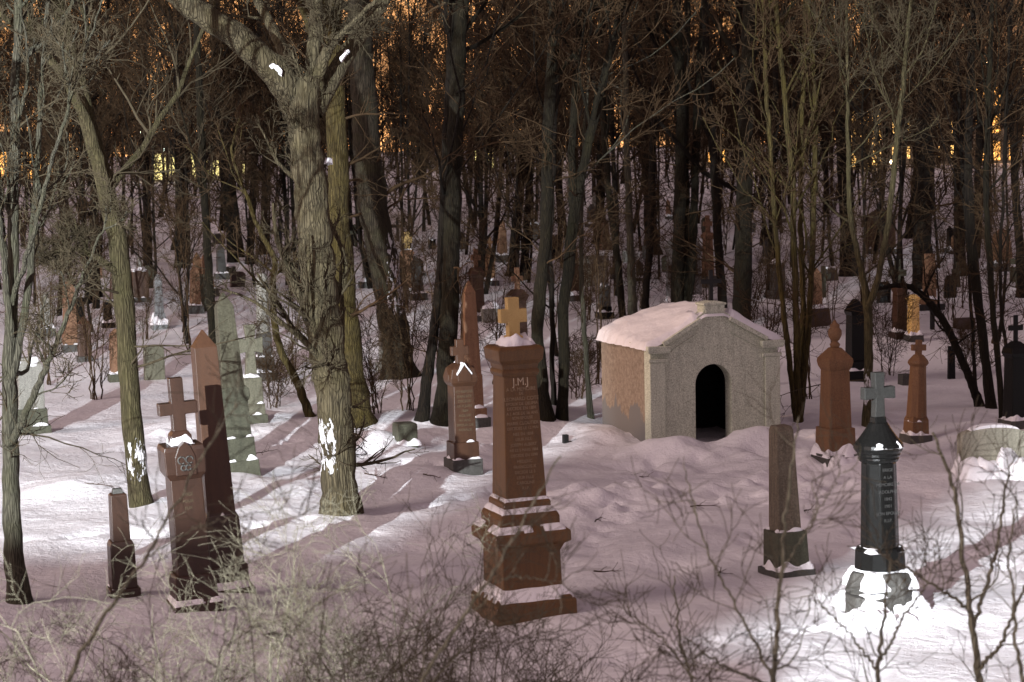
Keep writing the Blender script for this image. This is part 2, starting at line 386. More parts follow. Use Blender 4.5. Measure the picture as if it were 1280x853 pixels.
TW = .79
def hero(name, label, pts, bark, twig, seed, limbs=(), r1=.014, l4on=True, depth=None, top=5.0, twigs=(10, 8, 5), fork=.35, ratio=.3, low=6, rmin=.008, group=None, ext=True, ang=(30, 70), up=.1, wob=.012, rough=.06, lrs=.5, yo=0):
    """pts: (px, py, width px) up the stem, on the upright plane through the foot of the tree"""
    rng = np.random.default_rng(seed)
    base = ground(pts[0][0], pts[0][1]) if depth is None else np.array(at(pts[0][0], pts[0][1], depth))
    base[1] += yo
    dep = base[1]; s = dep / FPX
    def chain(pl, d0, d1):
        n = len(pl); q = []
        for i, (px, py, w) in enumerate(pl):
            p = at(px, py, d0 + (d1 - d0) * i / max(1, n - 1)); q.append((p, w * s * .5 * TW))
        return q
    q = chain(pts, dep, dep + rng.uniform(-.3, .3))
    if ext:
        dv = q[-1][0] - q[-2][0]; dv = dv / (abs(dv[2]) + 1e-6); dv[2] = 1
        q.append((q[-1][0] + dv * top * .5, q[-1][1] * .7)); q.append((q[-1][0] + np.array([rng.normal(0, .4), rng.normal(0, .4), top * .5]), q[-1][1] * .25))
    P0 = [a for a, b in q]; R0_ = [b for a, b in q]
    P0 = [P0[0] - (P0[1] - P0[0]) / max(.2, abs(P0[1][2] - P0[0][2])) * .45] + P0
    R0_ = [R0_[0] * 1.25] + R0_
    P0 = [p - base for p in P0]
    tp, tr = curve(P0, R0_, 70, rng, wob)
    hz = tp[:, 2]; tr = tr * (1 + .28 * np.exp(-np.maximum(hz, 0) / .28))
    tb = [tubes(tp[None], tr[None], 16, rough, rng)]
    LP, LR = [tp], [tr]
    for lm in limbs:
        lp, lr, dd = lm[0], None, lm[1]
        qq = chain(lp, dep, dep + dd)
        pp = [a - base for a, b in qq]; rr = [b for a, b in qq]
        dv = pp[-1] - pp[-2]; dv /= np.linalg.norm(dv)
        if lm[2]: pp.append(pp[-1] + dv * lm[2]); rr.append(rr[-1] * .4)
        a, b = curve(pp, rr, 70, rng, wob); LP.append(a); LR.append(b)
        tb.append(tubes(a[None], b[None], 12, rough * .8, rng))
    P = np.stack(LP); Q = np.stack(LR)
    n1, n2, n3 = twigs
    l1 = spawn(rng, P, Q, n1, fork, .99, ratio, ang, 9, up=up, gnarl=.15, rs=lrs, rmin=r1)
    l2 = spawn(rng, *l1, n=n2, t0=.1, t1=1, ratio=.45, ang=(25, 65), K=7, up=up * .8, gnarl=.17, rs=.6, rmin=rmin)
    l3 = spawn(rng, *l2, n=n3, t0=.1, t1=1, ratio=.5, ang=(25, 60), K=5, up=.06, gnarl=.2, rs=.6, rmin=rmin)
    l4 = spawn(rng, *l3, n=2, t0=.2, t1=1, ratio=.55, ang=(25, 60), K=4, up=.04, gnarl=.2, rs=.7, rmin=rmin * .8)
    cr = [tubes(*l2, 5), tubes(*l3, 4)] + ([tubes(*l4, 3)] if l4on else [])
    if low:
        b1 = spawn(rng, P[:1], Q[:1], low, .12, fork + .1, ratio * .55, (45, 90), 8, up=.02, gnarl=.16, rs=.16, rmin=rmin)
        b2 = spawn(rng, *b1, n=6, t0=.15, t1=1, ratio=.5, ang=(25, 60), K=6, up=.03, gnarl=.17, rs=.6, rmin=rmin * .9)
        b3 = spawn(rng, *b2, n=4, t0=.15, t1=1, ratio=.5, ang=(25, 60), K=4, up=.03, gnarl=.2, rs=.6, rmin=rmin * .8)
        cr += [tubes(*b1, 5), tubes(*b2, 4), tubes(*b3, 3)]
    tb.append(tubes(*l1, 7))
    root = tag(empty(name, base), label, 'tree', group)
    np_obj('trunk', *join(tb), bark, root)
    np_obj('crown', *join(cr), twig, root)
    return root

def shrub(name, label, group, loc, seed, h, stems, spread, r, twig, dens=(7, 6, 4), rmin=.0035, bark=None, cat='shrub', lean=(0, 0), up=.08, gn=.14):
    rng = np.random.default_rng(seed)
    ch = []
    for i in range(stems):
        az = rng.uniform(0, 6.283); sp = spread * rng.uniform(.3, 1.1); hh = h * rng.uniform(.65, 1.1)
        x0, y0 = rng.normal(0, .12, 2)
        dx, dy = math.cos(az) * sp + lean[0], math.sin(az) * sp + lean[1]
        pts = [(x0, y0, -.25), (x0 + dx * .18, y0 + dy * .18, hh * .3), (x0 + dx * .5, y0 + dy * .5, hh * .68), (x0 + dx, y0 + dy, hh)]
        ch.append(curve(pts, [r, r * .8, r * .55, r * .22], 26, rng, .02))
    P = np.stack([a for a, b in ch]); Q = np.stack([b for a, b in ch])
    l1 = spawn(rng, P, Q, dens[0], .15, .98, .5, (25, 70), 8, up=up, gnarl=gn, rs=.6, rmin=rmin * 1.3)
    l2 = spawn(rng, *l1, n=dens[1], t0=.1, t1=1, ratio=.5, ang=(25, 70), K=6, up=up * .7, gnarl=gn * 1.2, rs=.65, rmin=rmin)
    l3 = spawn(rng, *l2, n=dens[2], t0=.1, t1=1, ratio=.5, ang=(25, 65), K=4, up=.03, gnarl=.2, rs=.7, rmin=rmin * .85)
    root = tag(empty(name, loc), label, cat, group)
    np_obj('stem', *tubes(P, Q, 7, .04, rng), bark or twig, root)
    np_obj('twigs', *join([tubes(*l1, 5), tubes(*l2, 4), tubes(*l3, 3)]), twig, root)
    return root

# ------------------------------------------------------------------ stone parts
YAW = R(19)
def ngon(n, w, d, rot=0):
    if n == 4: return [(-w / 2, -d / 2), (w / 2, -d / 2), (w / 2, d / 2), (-w / 2, d / 2)]
    return [(w / 2 * math.cos(2 * math.pi * (i + .5) / n + rot), d / 2 * math.sin(2 * math.pi * (i + .5) / n + rot)) for i in range(n)]
def loft(name, parent, secs, mat, n=4, bevel=.012, smooth_=False):
    """secs: (z, width, depth)"""
    V, F = [], []
    for z, w, d in secs: V += [(x, y, z) for x, y in ngon(n, w, d)]
    for k in range(len(secs) - 1):
        for i in range(n): F.append((k * n + i, k * n + (i + 1) % n, (k + 1) * n + (i + 1) % n, (k + 1) * n + i))
    F.append(tuple(range(n))[::-1]); F.append(tuple((len(secs) - 1) * n + i for i in range(n)))
    return mesh_obj(name, V, F, mat, parent, smooth_, None, bevel)
def prism_xz(name, parent, poly, y0, y1, mat, bevel=.01):
    n = len(poly)
    V = [(x, y0, z) for x, z in poly] + [(x, y1, z) for x, z in poly]
    F = [tuple(range(n)), tuple(range(2 * n - 1, n - 1, -1))] + [(i + n, (i + 1) % n + n, (i + 1) % n, i) for i in range(n)]
    return mesh_obj(name, V, F, mat, parent, False, None, bevel)
def cross_part(parent, z0, z1, arm, th, az0, az1, mat, thick=None, flare=0, name='cross', bevel=.012):
    t = thick or th * .75; h = th / 2
    f = flare
    poly = [(-h - f, z0), (h + f, z0), (h, az0), (arm / 2, az0 - f), (arm / 2, az1 + f), (h, az1), (h + f, z1), (-h - f, z1), (-h, az1), (-arm / 2, az1 + f), (-arm / 2, az0 - f), (-h, az0)]
    return prism_xz(name, parent, poly, -t / 2, t / 2, mat, bevel)
def snow_lump(parent, z, w, d, th, seed, mat=None, cx=0, cy=0, cover=1.0, name='snow_cap', n=22):
    rng = np.random.default_rng(seed)
    ph = rng.uniform(0, 6.28, 6)
    V, F = [], []
    for j in range(n + 1):
        for i in range(n + 1):
            u, v = 2 * i / n - 1, 2 * j / n - 1
            edge = max(abs(u), abs(v))
            nz = .5 + .2 * math.sin(3.1 * u + ph[0] + 1.7 * math.sin(2.3 * v + ph[1])) + .2 * math.sin(4.3 * v + ph[2] + math.sin(3 * u + ph[3])) + .14 * math.sin(9 * u + ph[4]) * math.sin(8 * v + ph[5])
            lim = .90 + .10 * math.sin(5 * math.atan2(v, u) + ph[0]) * .6
            e = max(0.0, min(1.0, (lim - edge) / .22))
            hgt = th * (e ** .5) * (.45 + 1.1 * nz)
            if nz < (1 - cover): hgt = -.03
            if edge > lim: hgt = -.012
            V.append((cx + u * w / 2, cy + v * d / 2, z + hgt))
    for j in range(n):
        for i in range(n):
            a = j * (n + 1) + i; F.append((a, a + 1, a + n + 2, a + n + 1))
    return mesh_obj(name, V, F, mat or SNOWCAP, parent, True)
def snow_wedge(parent, z0, w0, z1, w1, seed, cover=.85, extra=.02, n=30):
    """snow lying on a sloping ledge, from the rim w0 up to the foot of the block w1"""
    rng = np.random.default_rng(seed); ph = rng.uniform(0, 6.28, 6); V, F = [], []
    for j in range(n + 1):
        for i in range(n + 1):
            u, v = 2 * i / n - 1, 2 * j / n - 1
            edge = max(abs(u), abs(v)); a = math.atan2(v, u)
            r1 = w1 / w0
            f = min(1.0, (1 - edge) / max(1e-3, 1 - r1))
            nz = .5 + .25 * math.sin(3 * a + ph[0] + math.sin(5 * a + ph[1])) + .2 * math.sin(7 * u + ph[2]) * math.sin(6 * v + ph[3])
            lo = .10 + .28 * max(0, nz - .2) + .06 * math.sin(17 * a + ph[4])
            hgt = (z1 - z0) * f + (extra * (.5 + nz) if f > lo and nz > 1 - cover - .25 else -.03)
            V.append((u * w0 / 2, v * w0 / 2, z0 + hgt))
    for j in range(n):
        for i in range(n):
            q = j * (n + 1) + i; F.append((q, q + 1, q + n + 2, q + n + 1))
    return mesh_obj('snow_cap', V, F, SNOWCAP, parent, True)
def text_part(parent, s, x, y, z, size, mat, slope=0.0, name='inscription', w=None):
    c = bpy.data.curves.new(name, 'FONT'); c.body = s; c.size = size; c.align_x = 'CENTER'; c.align_y = 'CENTER'; c.extrude = .002
    c.materials.append(mat)
    o = bpy.data.objects.new(name, c); COL.objects.link(o); o.parent = parent
    o.location = (x, y, z); o.rotation_euler = (R(90) + slope, 0, 0)
    TEXTS.append(o)
    return o
TEXTS = []

class Stone:
    """A monument measured in picture pixels (1280 wide) above its foot, built at its own place and real size."""
    def __init__(s, name, label, px, py, cat='gravestone', group=None, yaw=None, tilt=(0, 0), wbase=40, mound=.0, depth=None):
        g = ground(px, py) if depth is None else at(px, py, depth)
        s.k = g[1] / FPX * .975
        g = np.array(g); g[1] += wbase * s.k * .35
        if depth is None: g[2] = float(height(g[0], g[1]))
        s.pos = g; s.n = 0
        s.root = tag(empty(name, g, YAW if yaw is None else yaw, tilt), label, cat, group)
    def w(s, px, n=4): return px * s.k / (1.27 if n == 4 else 1.0)
    def rect(s, name, secs, mat, n=4, bevel=.012, dr=1.0, smooth_=False):
        q = [(h * s.k, s.w(w, n), s.w(w, n) * dr) for h, w in secs]
        return loft(name, s.root, q, mat, n, min(bevel, .3 * min(min(a[1], a[2]) for a in q)) if bevel else 0, smooth_)
    def cross(s, h0, h1, arm, th, a0, a1, mat, flare=0, thick=None):
        k = s.k
        return cross_part(s.root, h0 * k, h1 * k, arm * k / 1.06, th * k / 1.12, a0 * k, a1 * k, mat, (thick or th * .7) * k, flare * k)
    def snow(s, h, w, th=4, cover=.75, dr=1.0, dx=0, dy=0):
        s.n += 1
        return snow_lump(s.root, h * s.k, s.w(w), s.w(w) * dr, th * s.k, int(s.pos[0] * 100) + s.n * 7 & 0xffff, cover=cover, cx=dx * s.k, cy=dy * s.k)
    def wedge(s, h0, w0, h1, w1, cover=.85, extra=2.0):
        s.n += 1
        return snow_wedge(s.root, h0 * s.k, s.w(w0), h1 * s.k, s.w(w1), int(s.pos[0] * 100) + s.n * 7 & 0xffff, cover, extra * s.k)

# ------------------------------------------------------------------ ground
BUMPS += [(3.25, 41.75, .34, .55), (2.6, 41.9, .18, .4), (5.0, 42.45, .40, .65), (4.45, 42.1, .2, .5), (6.0, 43.2, .26, .6), (1.9, 43.4, .22, .55), (1.6, 44.4, .2, .6), (3.9, 41.3, .12, .7), (4.9, 28.2, .12, .85), (5.2, 27.0, .14, .8), (-2.75, 42.4, .38, .75), (-1.9, 43.3, .2, .7),
          (1.3, 35.6, .16, .5), (1.8, 35.9, .14, .35), (0.8, 35.2, .1, .4), (4.0, 30.2, .10, .6), (.2, 26.5, -.10, .9), (-4.3, 28.5, .10, 1.0),
          (-3.6, 37.6, .16, .8), (-5.4, 39.4, .14, 1.0), (-1.6, 38.6, .16, .9), (-.9, 40.8, .18, .8), (-.7, 42.4, .16, .5), (6.7, 39.8, .2, .6), (-8.0, 38, .15, 1.2), (7.5, 33.5, -.12, .9), (6.6, 31.5, -.12, .8)]
def axis(segs):
    a = []
    for s0, s1, st in segs: a += list(np.arange(s0, s1, st))
    return np.array(a + [segs[-1][1]])
gx = axis([(-320, -80, 20), (-80, -30, 3), (-30, -13, .8), (-13, -9, .14), (-9, 10.5, .085), (10.5, 13, .14), (13, 30, .8), (30, 80, 3), (80, 320, 20)])
gy = axis([(-80, -10, 5), (-10, 14, .8), (14, 24, .3), (24, 49, .085), (49, 52, .15), (52, 80, .5), (80, 130, 1.2), (130, 220, 4), (220, 900, 40)])
GX, GY = np.meshgrid(gx, gy)
GZ = height(GX, GY)
grng = np.random.default_rng(5)
def vnoise(x, y, sc, seed):
    r = np.random.default_rng(seed); tb = r.uniform(-1, 1, (256, 256))
    u, v = x / sc, y / sc; i, j = np.floor(u).astype(int), np.floor(v).astype(int); fu, fv = u - i, v - j
    fu = fu * fu * (3 - 2 * fu); fv = fv * fv * (3 - 2 * fv); g = lambda a, b: tb[a % 256, b % 256]
    return (g(i, j) * (1 - fu) + g(i + 1, j) * fu) * (1 - fv) + (g(i, j + 1) * (1 - fu) + g(i + 1, j + 1) * fu) * fv
near = np.exp(-((GY - 36) / 26) ** 2)
GZ += near * (.045 * vnoise(GX, GY, 1.3, 1) + .028 * vnoise(GX, GY, .55, 2) + .010 * vnoise(GX, GY, .28, 3))
# old tracks, crust and small dips
trng = np.random.default_rng(21)
DENT = []
for (x0, y0, x1, y1) in ((-1.0, 26, 3.4, 41.0), (7.5, 27, 2.2, 38.5), (-7.5, 33, 1.5, 37.5), (3.0, 31, 6.5, 40), (-6, 44, -1, 39.5), (0.5, 24.5, 5.5, 27.0)):
    n_ = int(math.hypot(x1 - x0, y1 - y0) / .42)
    for i in range(n_):
        f = i / n_; sd_ = .16 * (1 if i % 2 else -1)
        DENT.append((x0 + (x1 - x0) * f + sd_ + trng.normal(0, .09) + .4 * math.sin(f * 5), y0 + (y1 - y0) * f + trng.normal(0, .1), -.12 * trng.uniform(.4, 1.1), trng.uniform(.11, .17)))
for i in range(230): DENT.append((trng.uniform(2.0, 6.2), trng.uniform(35.5, 41.5), trng.normal(.0, .06), trng.uniform(.12, .3)))
for i in range(90): DENT.append((trng.uniform(.4, 2.6), trng.uniform(34.2, 36.4) , trng.uniform(.01, .075), trng.uniform(.1, .25)))
for i in range(260): DENT.append((trng.uniform(-9, 10), trng.uniform(25, 47), trng.normal(0, .04), trng.uniform(.12, .45)))
for i in range(320): DENT.append((trng.uniform(1.2, 7.0), trng.uniform(40.6, 44.0), trng.normal(0, .03), trng.uniform(.09, .26)))
for dx_, dy_, da_, dr_ in DENT:
    ix = slice(*np.searchsorted(gx, (dx_ - 3 * dr_, dx_ + 3 * dr_))); iy = slice(*np.searchsorted(gy, (dy_ - 3 * dr_, dy_ + 3 * dr_)))
    GZ[iy, ix] += da_ * np.exp(-((GX[iy, ix] - dx_) ** 2 + (GY[iy, ix] - dy_) ** 2) / dr_ ** 2)
nxv, nyv = len(gx), len(gy)
I = np.arange(nxv * nyv).reshape(nyv, nxv)
GF = np.stack([I[:-1, :-1], I[:-1, 1:], I[1:, 1:], I[1:, :-1]], -1).reshape(-1, 4)
tag(np_obj('snow_ground', np.stack([GX, GY, GZ], -1).reshape(-1, 3), GF, SNOW), kind='structure')

# ------------------------------------------------------------------ mausoleum
LAMPWALL = m_stone('lamp_tinted_wall', (.17, .135, .10), (.25, .20, .15), (.31, .26, .20), .9, 14, .35)  # sodium lamplight put into the wall's warm colour
_t = LAMPWALL.node_tree; _b = _t.nodes['Principled BSDF']          # grey near the ground: shade cast across the lamplit wall, painted in
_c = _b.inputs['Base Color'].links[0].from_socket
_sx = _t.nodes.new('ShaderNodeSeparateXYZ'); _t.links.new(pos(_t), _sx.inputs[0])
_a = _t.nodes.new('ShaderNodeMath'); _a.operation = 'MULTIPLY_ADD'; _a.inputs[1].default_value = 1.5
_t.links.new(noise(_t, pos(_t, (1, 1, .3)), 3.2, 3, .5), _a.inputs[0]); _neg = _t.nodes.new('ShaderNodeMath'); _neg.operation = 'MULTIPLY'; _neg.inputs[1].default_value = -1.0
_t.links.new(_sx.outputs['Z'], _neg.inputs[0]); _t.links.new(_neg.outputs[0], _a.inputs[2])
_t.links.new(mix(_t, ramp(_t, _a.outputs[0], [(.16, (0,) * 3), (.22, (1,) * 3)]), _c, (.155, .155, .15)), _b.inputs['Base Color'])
MC = Vector((2.72, 42.4, 0)); MY = R(20)
ux, uy = Vector((math.cos(MY), math.sin(MY), 0)), Vector((-math.sin(MY), math.cos(MY), 0))
HW, HD = 1.40, 1.28
mroot = tag(empty('mausoleum', MC + ux * HW + uy * HD + Vector((0, 0, -.02)), MY), 'small grey granite tomb house with open arched doorway and snow covered roof', 'mausoleum')
def mtop(x):
    a = abs(x)
    if a < .23: return 2.73
    return 1.99 + .62 * (1 - (a - .23) / (HW - .23)) ** 1.3
DX, DR, DS = -.03, .40, 1.17
xs = sorted(set([-HW, HW, -.23, -.2299, .2299, .23] + [round(-HW + i * .1, 4) for i in range(29)] + [DX + DR * math.cos(i * math.pi / 24) for i in range(25)]))
xs = [x for i, x in enumerate(xs) if i == 0 or x - xs[i - 1] > 1e-5]
FT = .30
V, F = [], []
def zb(x):
    q = abs(x - DX)
    return DS + math.sqrt(max(0, DR * DR - q * q)) if q < DR - 1e-6 else -.5
for i in range(len(xs) - 1):
    a, b = xs[i], xs[i + 1]; md = (a + b) / 2
    ind = abs(md - DX) < DR
    za, zb_ = (DS + math.sqrt(max(0, DR ** 2 - (a - DX) ** 2)), DS + math.sqrt(max(0, DR ** 2 - (b - DX) ** 2))) if ind else (-.5, -.5)
    ta, tb_ = (mtop(a), mtop(b)) if not (abs(a) <= .2301 and abs(b) <= .2301) else (2.73, 2.73)
    if abs(md) > .23: ta, tb_ = (1.99 + .62 * (1 - (max(.23, abs(q)) - .23) / (HW - .23)) ** 1.3 for q in (a, b))
    y0, y1 = -HD, -HD + FT
    o = len(V)
    V += [(a, y0, za), (b, y0, zb_), (b, y0, tb_), (a, y0, ta), (a, y1, za), (b, y1, zb_), (b, y1, tb_), (a, y1, ta)]
    F += [(o, o + 1, o + 2, o + 3), (o + 5, o + 4, o + 7, o + 6), (o + 3, o + 2, o + 6, o + 7)]
    if ind: F += [(o + 1, o, o + 4, o + 5)]
for sx in (-1, 1):                                        # door jambs and outer ends
    x = DX + sx * DR; o = len(V); V += [(x, -HD, -.5), (x, -HD + FT, -.5), (x, -HD + FT, DS), (x, -HD, DS)]; F.append((o, o + 1, o + 2, o + 3))
    x = sx * HW; o = len(V); V += [(x, -HD, -.5), (x, -HD + FT, -.5), (x, -HD + FT, 1.99), (x, -HD, 1.99)]; F.append((o, o + 1, o + 2, o + 3))
    x = sx * .23; o = len(V); V += [(x, -HD, 2.61), (x, -HD + FT, 2.61), (x, -HD + FT, 2.73), (x, -HD, 2.73)]; F.append((o, o + 1, o + 2, o + 3))
mesh_obj('facade', V, F, MAUS, mroot)
def box(name, x0, x1, y0, y1, z0, z1, mat, parent, bevel=.008):
    V = [(x, y, z) for z in (z0, z1) for x, y in ((x0, y0), (x1, y0), (x1, y1), (x0, y1))]
    F = [(3, 2, 1, 0), (4, 5, 6, 7), (0, 1, 5, 4), (1, 2, 6, 5), (2, 3, 7, 6), (3, 0, 4, 7)]
    return mesh_obj(name, V, F, mat, parent, False, None, bevel)
box('side_wall', -HW + .012, -HW + .24, -HD + FT, HD, -.5, 1.93, LAMPWALL, mroot)
box('side_wall', HW - .24, HW - .012, -HD + FT, HD, -.5, 1.93, LAMPWALL, mroot)
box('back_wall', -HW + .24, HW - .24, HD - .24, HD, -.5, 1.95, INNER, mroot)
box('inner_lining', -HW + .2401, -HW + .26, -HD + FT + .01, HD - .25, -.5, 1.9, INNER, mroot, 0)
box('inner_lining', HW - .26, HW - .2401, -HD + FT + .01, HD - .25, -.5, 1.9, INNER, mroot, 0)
# back gable
prism_xz('back_gable', mroot, [(-HW + .02, 1.951), (HW - .02, 1.951), (0, 2.47)], HD - .24, HD, MAUS, .005)
for sx in (-1, 1):                                        # roof slopes
    a = (sx * (HW + .05), 1.935); b = (0, 2.50); th = .07
    prism_xz('roof_slab', mroot, [a, b, (0, b[1] + th), (a[0], a[1] + th)][::sx], -HD + FT + .002, HD + .06, MAUS, .01)
    x0, x1 = sorted((sx * (HW + .03), sx * (HW - .30)))
    box('pilaster', x0, x1, -HD - .055, -HD - .002, -.5, 1.66, MAUS, mroot, .01)
    x0, x1 = sorted((sx * (HW + .06), sx * (HW - .36)))
    box('capital', x0, x1, -HD - .075, -HD - .002, 1.662, 1.735, MAUS, mroot, .012)
    x0, x1 = sorted((sx * (HW + .10), sx * (HW - .40)))
    loft('cornice', mroot, [(1.84, .44, .08), (1.90, .50, .12), (1.985, .50, .14)], MAUS, 4, .01).location = ((x0 + x1) / 2, -HD - .071, .004)
    # raking mouldings, straight bars up the gable
    def rake(name, p, q, w, pr):
        (xa, za), (xb, zb2) = p, q; n_ = math.hypot(xb - xa, zb2 - za); nx, nz = -(zb2 - za) / n_ * w, (xb - xa) / n_ * w
        poly = [(xa, za), (xb, zb2), (xb + nx, zb2 + nz), (xa + nx, za + nz)]
        if nz < 0: poly = poly[::-1]
        prism_xz(name, mroot, poly, -HD - pr, -HD - .002, MAUS, .006)
    rake('raking_moulding', (sx * .30, 2.43), (sx * (HW - .28), 1.985), .085 * (-sx) * -1 if sx > 0 else -.085, .085)
    rake('raking_moulding', (sx * .34, 2.19), (sx * (HW - .48), 1.88), .028 if sx > 0 else -.028, .03)
loft('apex_block', mroot, [(2.60, .40, .34), (2.735, .44, .36), (2.76, .52, .42), (2.79, .50, .40), (2.83, .14, .30)], MAUS, 4, .01).location = (0, -HD + FT / 2, 0)
ic = cross_part(mroot, 2.80, 3.44, .46, .085, 3.17, 3.255, IRON, .06, 0, 'iron_cross', .004); ic.location = (0, -HD + FT / 2, 0)
# roof snow: one soft blanket over both slopes and the gable rake
n, m_ = 46, 36
V, F = [], []
for j in range(m_ + 1):
    for i in range(n + 1):
        u, v = 2 * i / n - 1, j / m_
        x = u * (HW + .12 + .035 * math.sin(19 * v + 2 * math.sin(31 * v))); y = -HD - .04 + v * (2 * HD + .14)
        rr = 2.565 - .565 * min(1, abs(x) / (HW + .05))
        ff = 1.99 + .62 * (1 - (max(.23, min(HW, abs(x))) - .23) / (HW - .23)) ** 1.3
        wq = max(0, 1 - max(0, v - .05) / .24); wq = wq * wq * (3 - 2 * wq)
        base = rr * (1 - wq) + max(rr, ff) * wq
        th = .13 + .03 * math.sin(17 * x + 3 * math.sin(13 * v)) * math.sin(15 * v + 2 * math.sin(7 * x)) * .4 + .035 * math.sin(2.2 * x + 1 + 3 * v) + .03 * math.sin(5 * v + 2 * x) + .012 * math.sin(11 * x + 7 * v) * math.sin(9 * v)
        if abs(x) < .36 and v < .18: th *= .1
        e = min(1, (1 - abs(u)) / .10, v / .05 if x > 0 or True else 1, (1 - v) / .07)
        edge = math.sqrt(max(0, min(1, e)))
        V.append((x, y, base + th * edge - (.085 if edge < .01 else 0)))
for j in range(m_):
    for i in range(n):
        a = j * (n + 1) + i; F.append((a, a + 1, a + n + 2, a + n + 1))
mesh_obj('roof_snow', V, F, SNOWCAP, mroot, True)

# ------------------------------------------------------------------ near monuments
# tall brown monument with the yellow granite cross
s = Stone('monument', 'tall brown granite monument with inscription and speckled yellow cross, beside the tomb house', 655, 772, 'monument', wbase=132, tilt=(0, -1.2))
s.rect('base_slab', [(-30, 140), (16, 140), (33, 104)], MONU); s.wedge(16, 140, 33, 104, .9, 2)
s.rect('plinth', [(30, 104), (82, 102)], MONU)
s.rect('plinth_cornice', [(80, 102), (90, 114), (94, 132), (107, 132), (116, 104)], MONU); s.wedge(107, 132, 116, 104, .5, 1.5)
s.rect('step_block', [(112, 104), (126, 104), (130, 100), (138, 84)], MONU); s.wedge(130, 100, 138, 84, .7, 1.5)
s.rect('base_moulding', [(138, 82), (145, 82), (151, 73)], MONU); s.wedge(145, 82, 151, 73, .6, 1)
die = s.rect('die', [(147, 72), (312, 57)], MONU)
s.rect('neck_moulding', [(310, 60), (315, 66), (320, 62)], MONU)
s.rect('entablature', [(318, 60), (326, 64), (332, 76), (346, 80), (350, 70)], MONU)
s.snow(348, 62, 12, .9, 1, 3)
s.rect('cross_foot', [(348, 28), (362, 26)], GOLD)
s.cross(360, 412, 39, 18, 379, 397, GOLD)
k = s.k; dep0 = s.w(72) / 2; dep1 = s.w(57) / 2; slope = math.atan2(dep0 - dep1, 165 * k)
lines = [(303, 'J.M.J', 11), (293.5, 'A LA MEMOIRE', 5.2), (288, 'DE', 4.2), (281, 'LEONARD COTE', 5.4), (274.5, 'EPOUX DE DELIMA', 4.4), (268.5, 'DECEDE EN 1891', 4.6), (262, 'A L AGE DE 56 ANS', 4.3), (256, 'SON EPOUSE', 4.2), (249, 'MARIE CLOUTIER', 4.8), (242.5, 'DECEDEE LE 12 MAI', 4.2),
         (235, 'NEE EN 1838', 4.2), (228, 'LEUR FILS', 4.4), (221, 'JOSEPH ALBERT', 4.4), (214, 'NE LE 5 MARS 1866', 4.0), (207, 'DECEDE EN 1890', 4.2), (199, 'MEDERIC', 4.4), (192, 'FRANCOIS X', 4.6), (185, 'DECEDE LE 3', 4.2), (178, 'LEUR FILLE', 4.2), (171, 'CAROLINE', 4.4), (164, 'R.I.P.', 4.2)]
for h, tx, sz in lines:
    yy = -(dep0 + (dep1 - dep0) * (h - 147) / 165) - .0015
    t_ = text_part(s.root, tx, 0, yy, h * k, sz * 1.28 * k, LETTERB if sz > 8 else LETTER, -slope)
    t_.scale = (.92, 1, 1)

# red pointed obelisk
s = Stone('obelisk', 'plain red granite obelisk with pointed top behind the brown cross pedestal', 279, 742, 'obelisk', wbase=78, tilt=(0, -3.4))
s.rect('base_slab', [(-25, 84), (6, 84), (16, 68)], REDDARK); s.wedge(6, 84, 16, 68, .5)
s.rect('step', [(11, 70), (38, 68)], REDDARK)
s.rect('plinth', [(37, 60), (100, 56), (108, 46)], REDDARK); s.snow(105, 52, 5, .5)
s.rect('shaft', [(104, 47), (324, 37), (346, 2)], RED, bevel=.008)

# brown pedestal with polished cross
s = Stone('cross_monument', 'dark brown pedestal carved with a scroll under its gable and carrying a polished brown cross', 240, 762, 'monument', wbase=72, tilt=(0, -3.2), mound=.1)
s.rect('base_slab', [(-25, 82), (4, 82), (12, 68)], REDDARK); s.wedge(4, 82, 12, 68, .6)
s.rect('plinth', [(8, 70), (40, 68), (44, 62)], REDDARK)
sh = s.rect('shaft', [(42, 55), (170, 52)], REDDARK)
s.rect('cap', [(169, 52), (174, 60), (178, 66), (208, 68), (214, 64)], REDDARK)
kk = s.k
hw = s.w(34) / 2
gb = prism_xz('gable', s.root, [(-hw, 176 * kk), (hw, 176 * kk), (hw, 200 * kk), (hw * .6, 213 * kk), (0, 220 * kk), (-hw * .6, 213 * kk), (-hw, 200 * kk)], -s.w(72) / 2, s.w(72) / 2, REDDARK, .008)
def torus_arc(name, parent, cx, cz, r, y, th, a0, a1, mat):
    a = np.linspace(a0, a1, 18); P = np.stack([cx + r * np.cos(a), np.full_like(a, y), cz + r * np.sin(a)], 1)[None]
    return np_obj(name, *tubes(P, np.full((1, 18), th), 6), mat, parent)
for sx in (-1, 1):
    torus_arc('scroll', gb, sx * 5.2 * kk, 196 * kk, 4.6 * kk, -s.w(72) / 2 - .003, .012, 0, 5.4, DARKST)
    torus_arc('scroll', gb, sx * 3.2 * kk, 186 * kk, 3.4 * kk, -s.w(72) / 2 - .003, .012, 0.5, 5.9, DARKST)
s.snow(216, 40, 9, .7, 1.2)
s.rect('cross_foot', [(210, 36), (226, 34), (232, 24)], REDDARK)
s.cross(230, 301, 54, 20, 253, 269, REDDARK, 0, 16)
for i_, tx in enumerate(('PRIEZ', 'POUR', 'EUX')):
    text_part(s.root, tx, 0, -s.w(54) / 2 - .004, (150 - i_ * 9) * kk, 5.5 * kk, LETTERD, -.01)

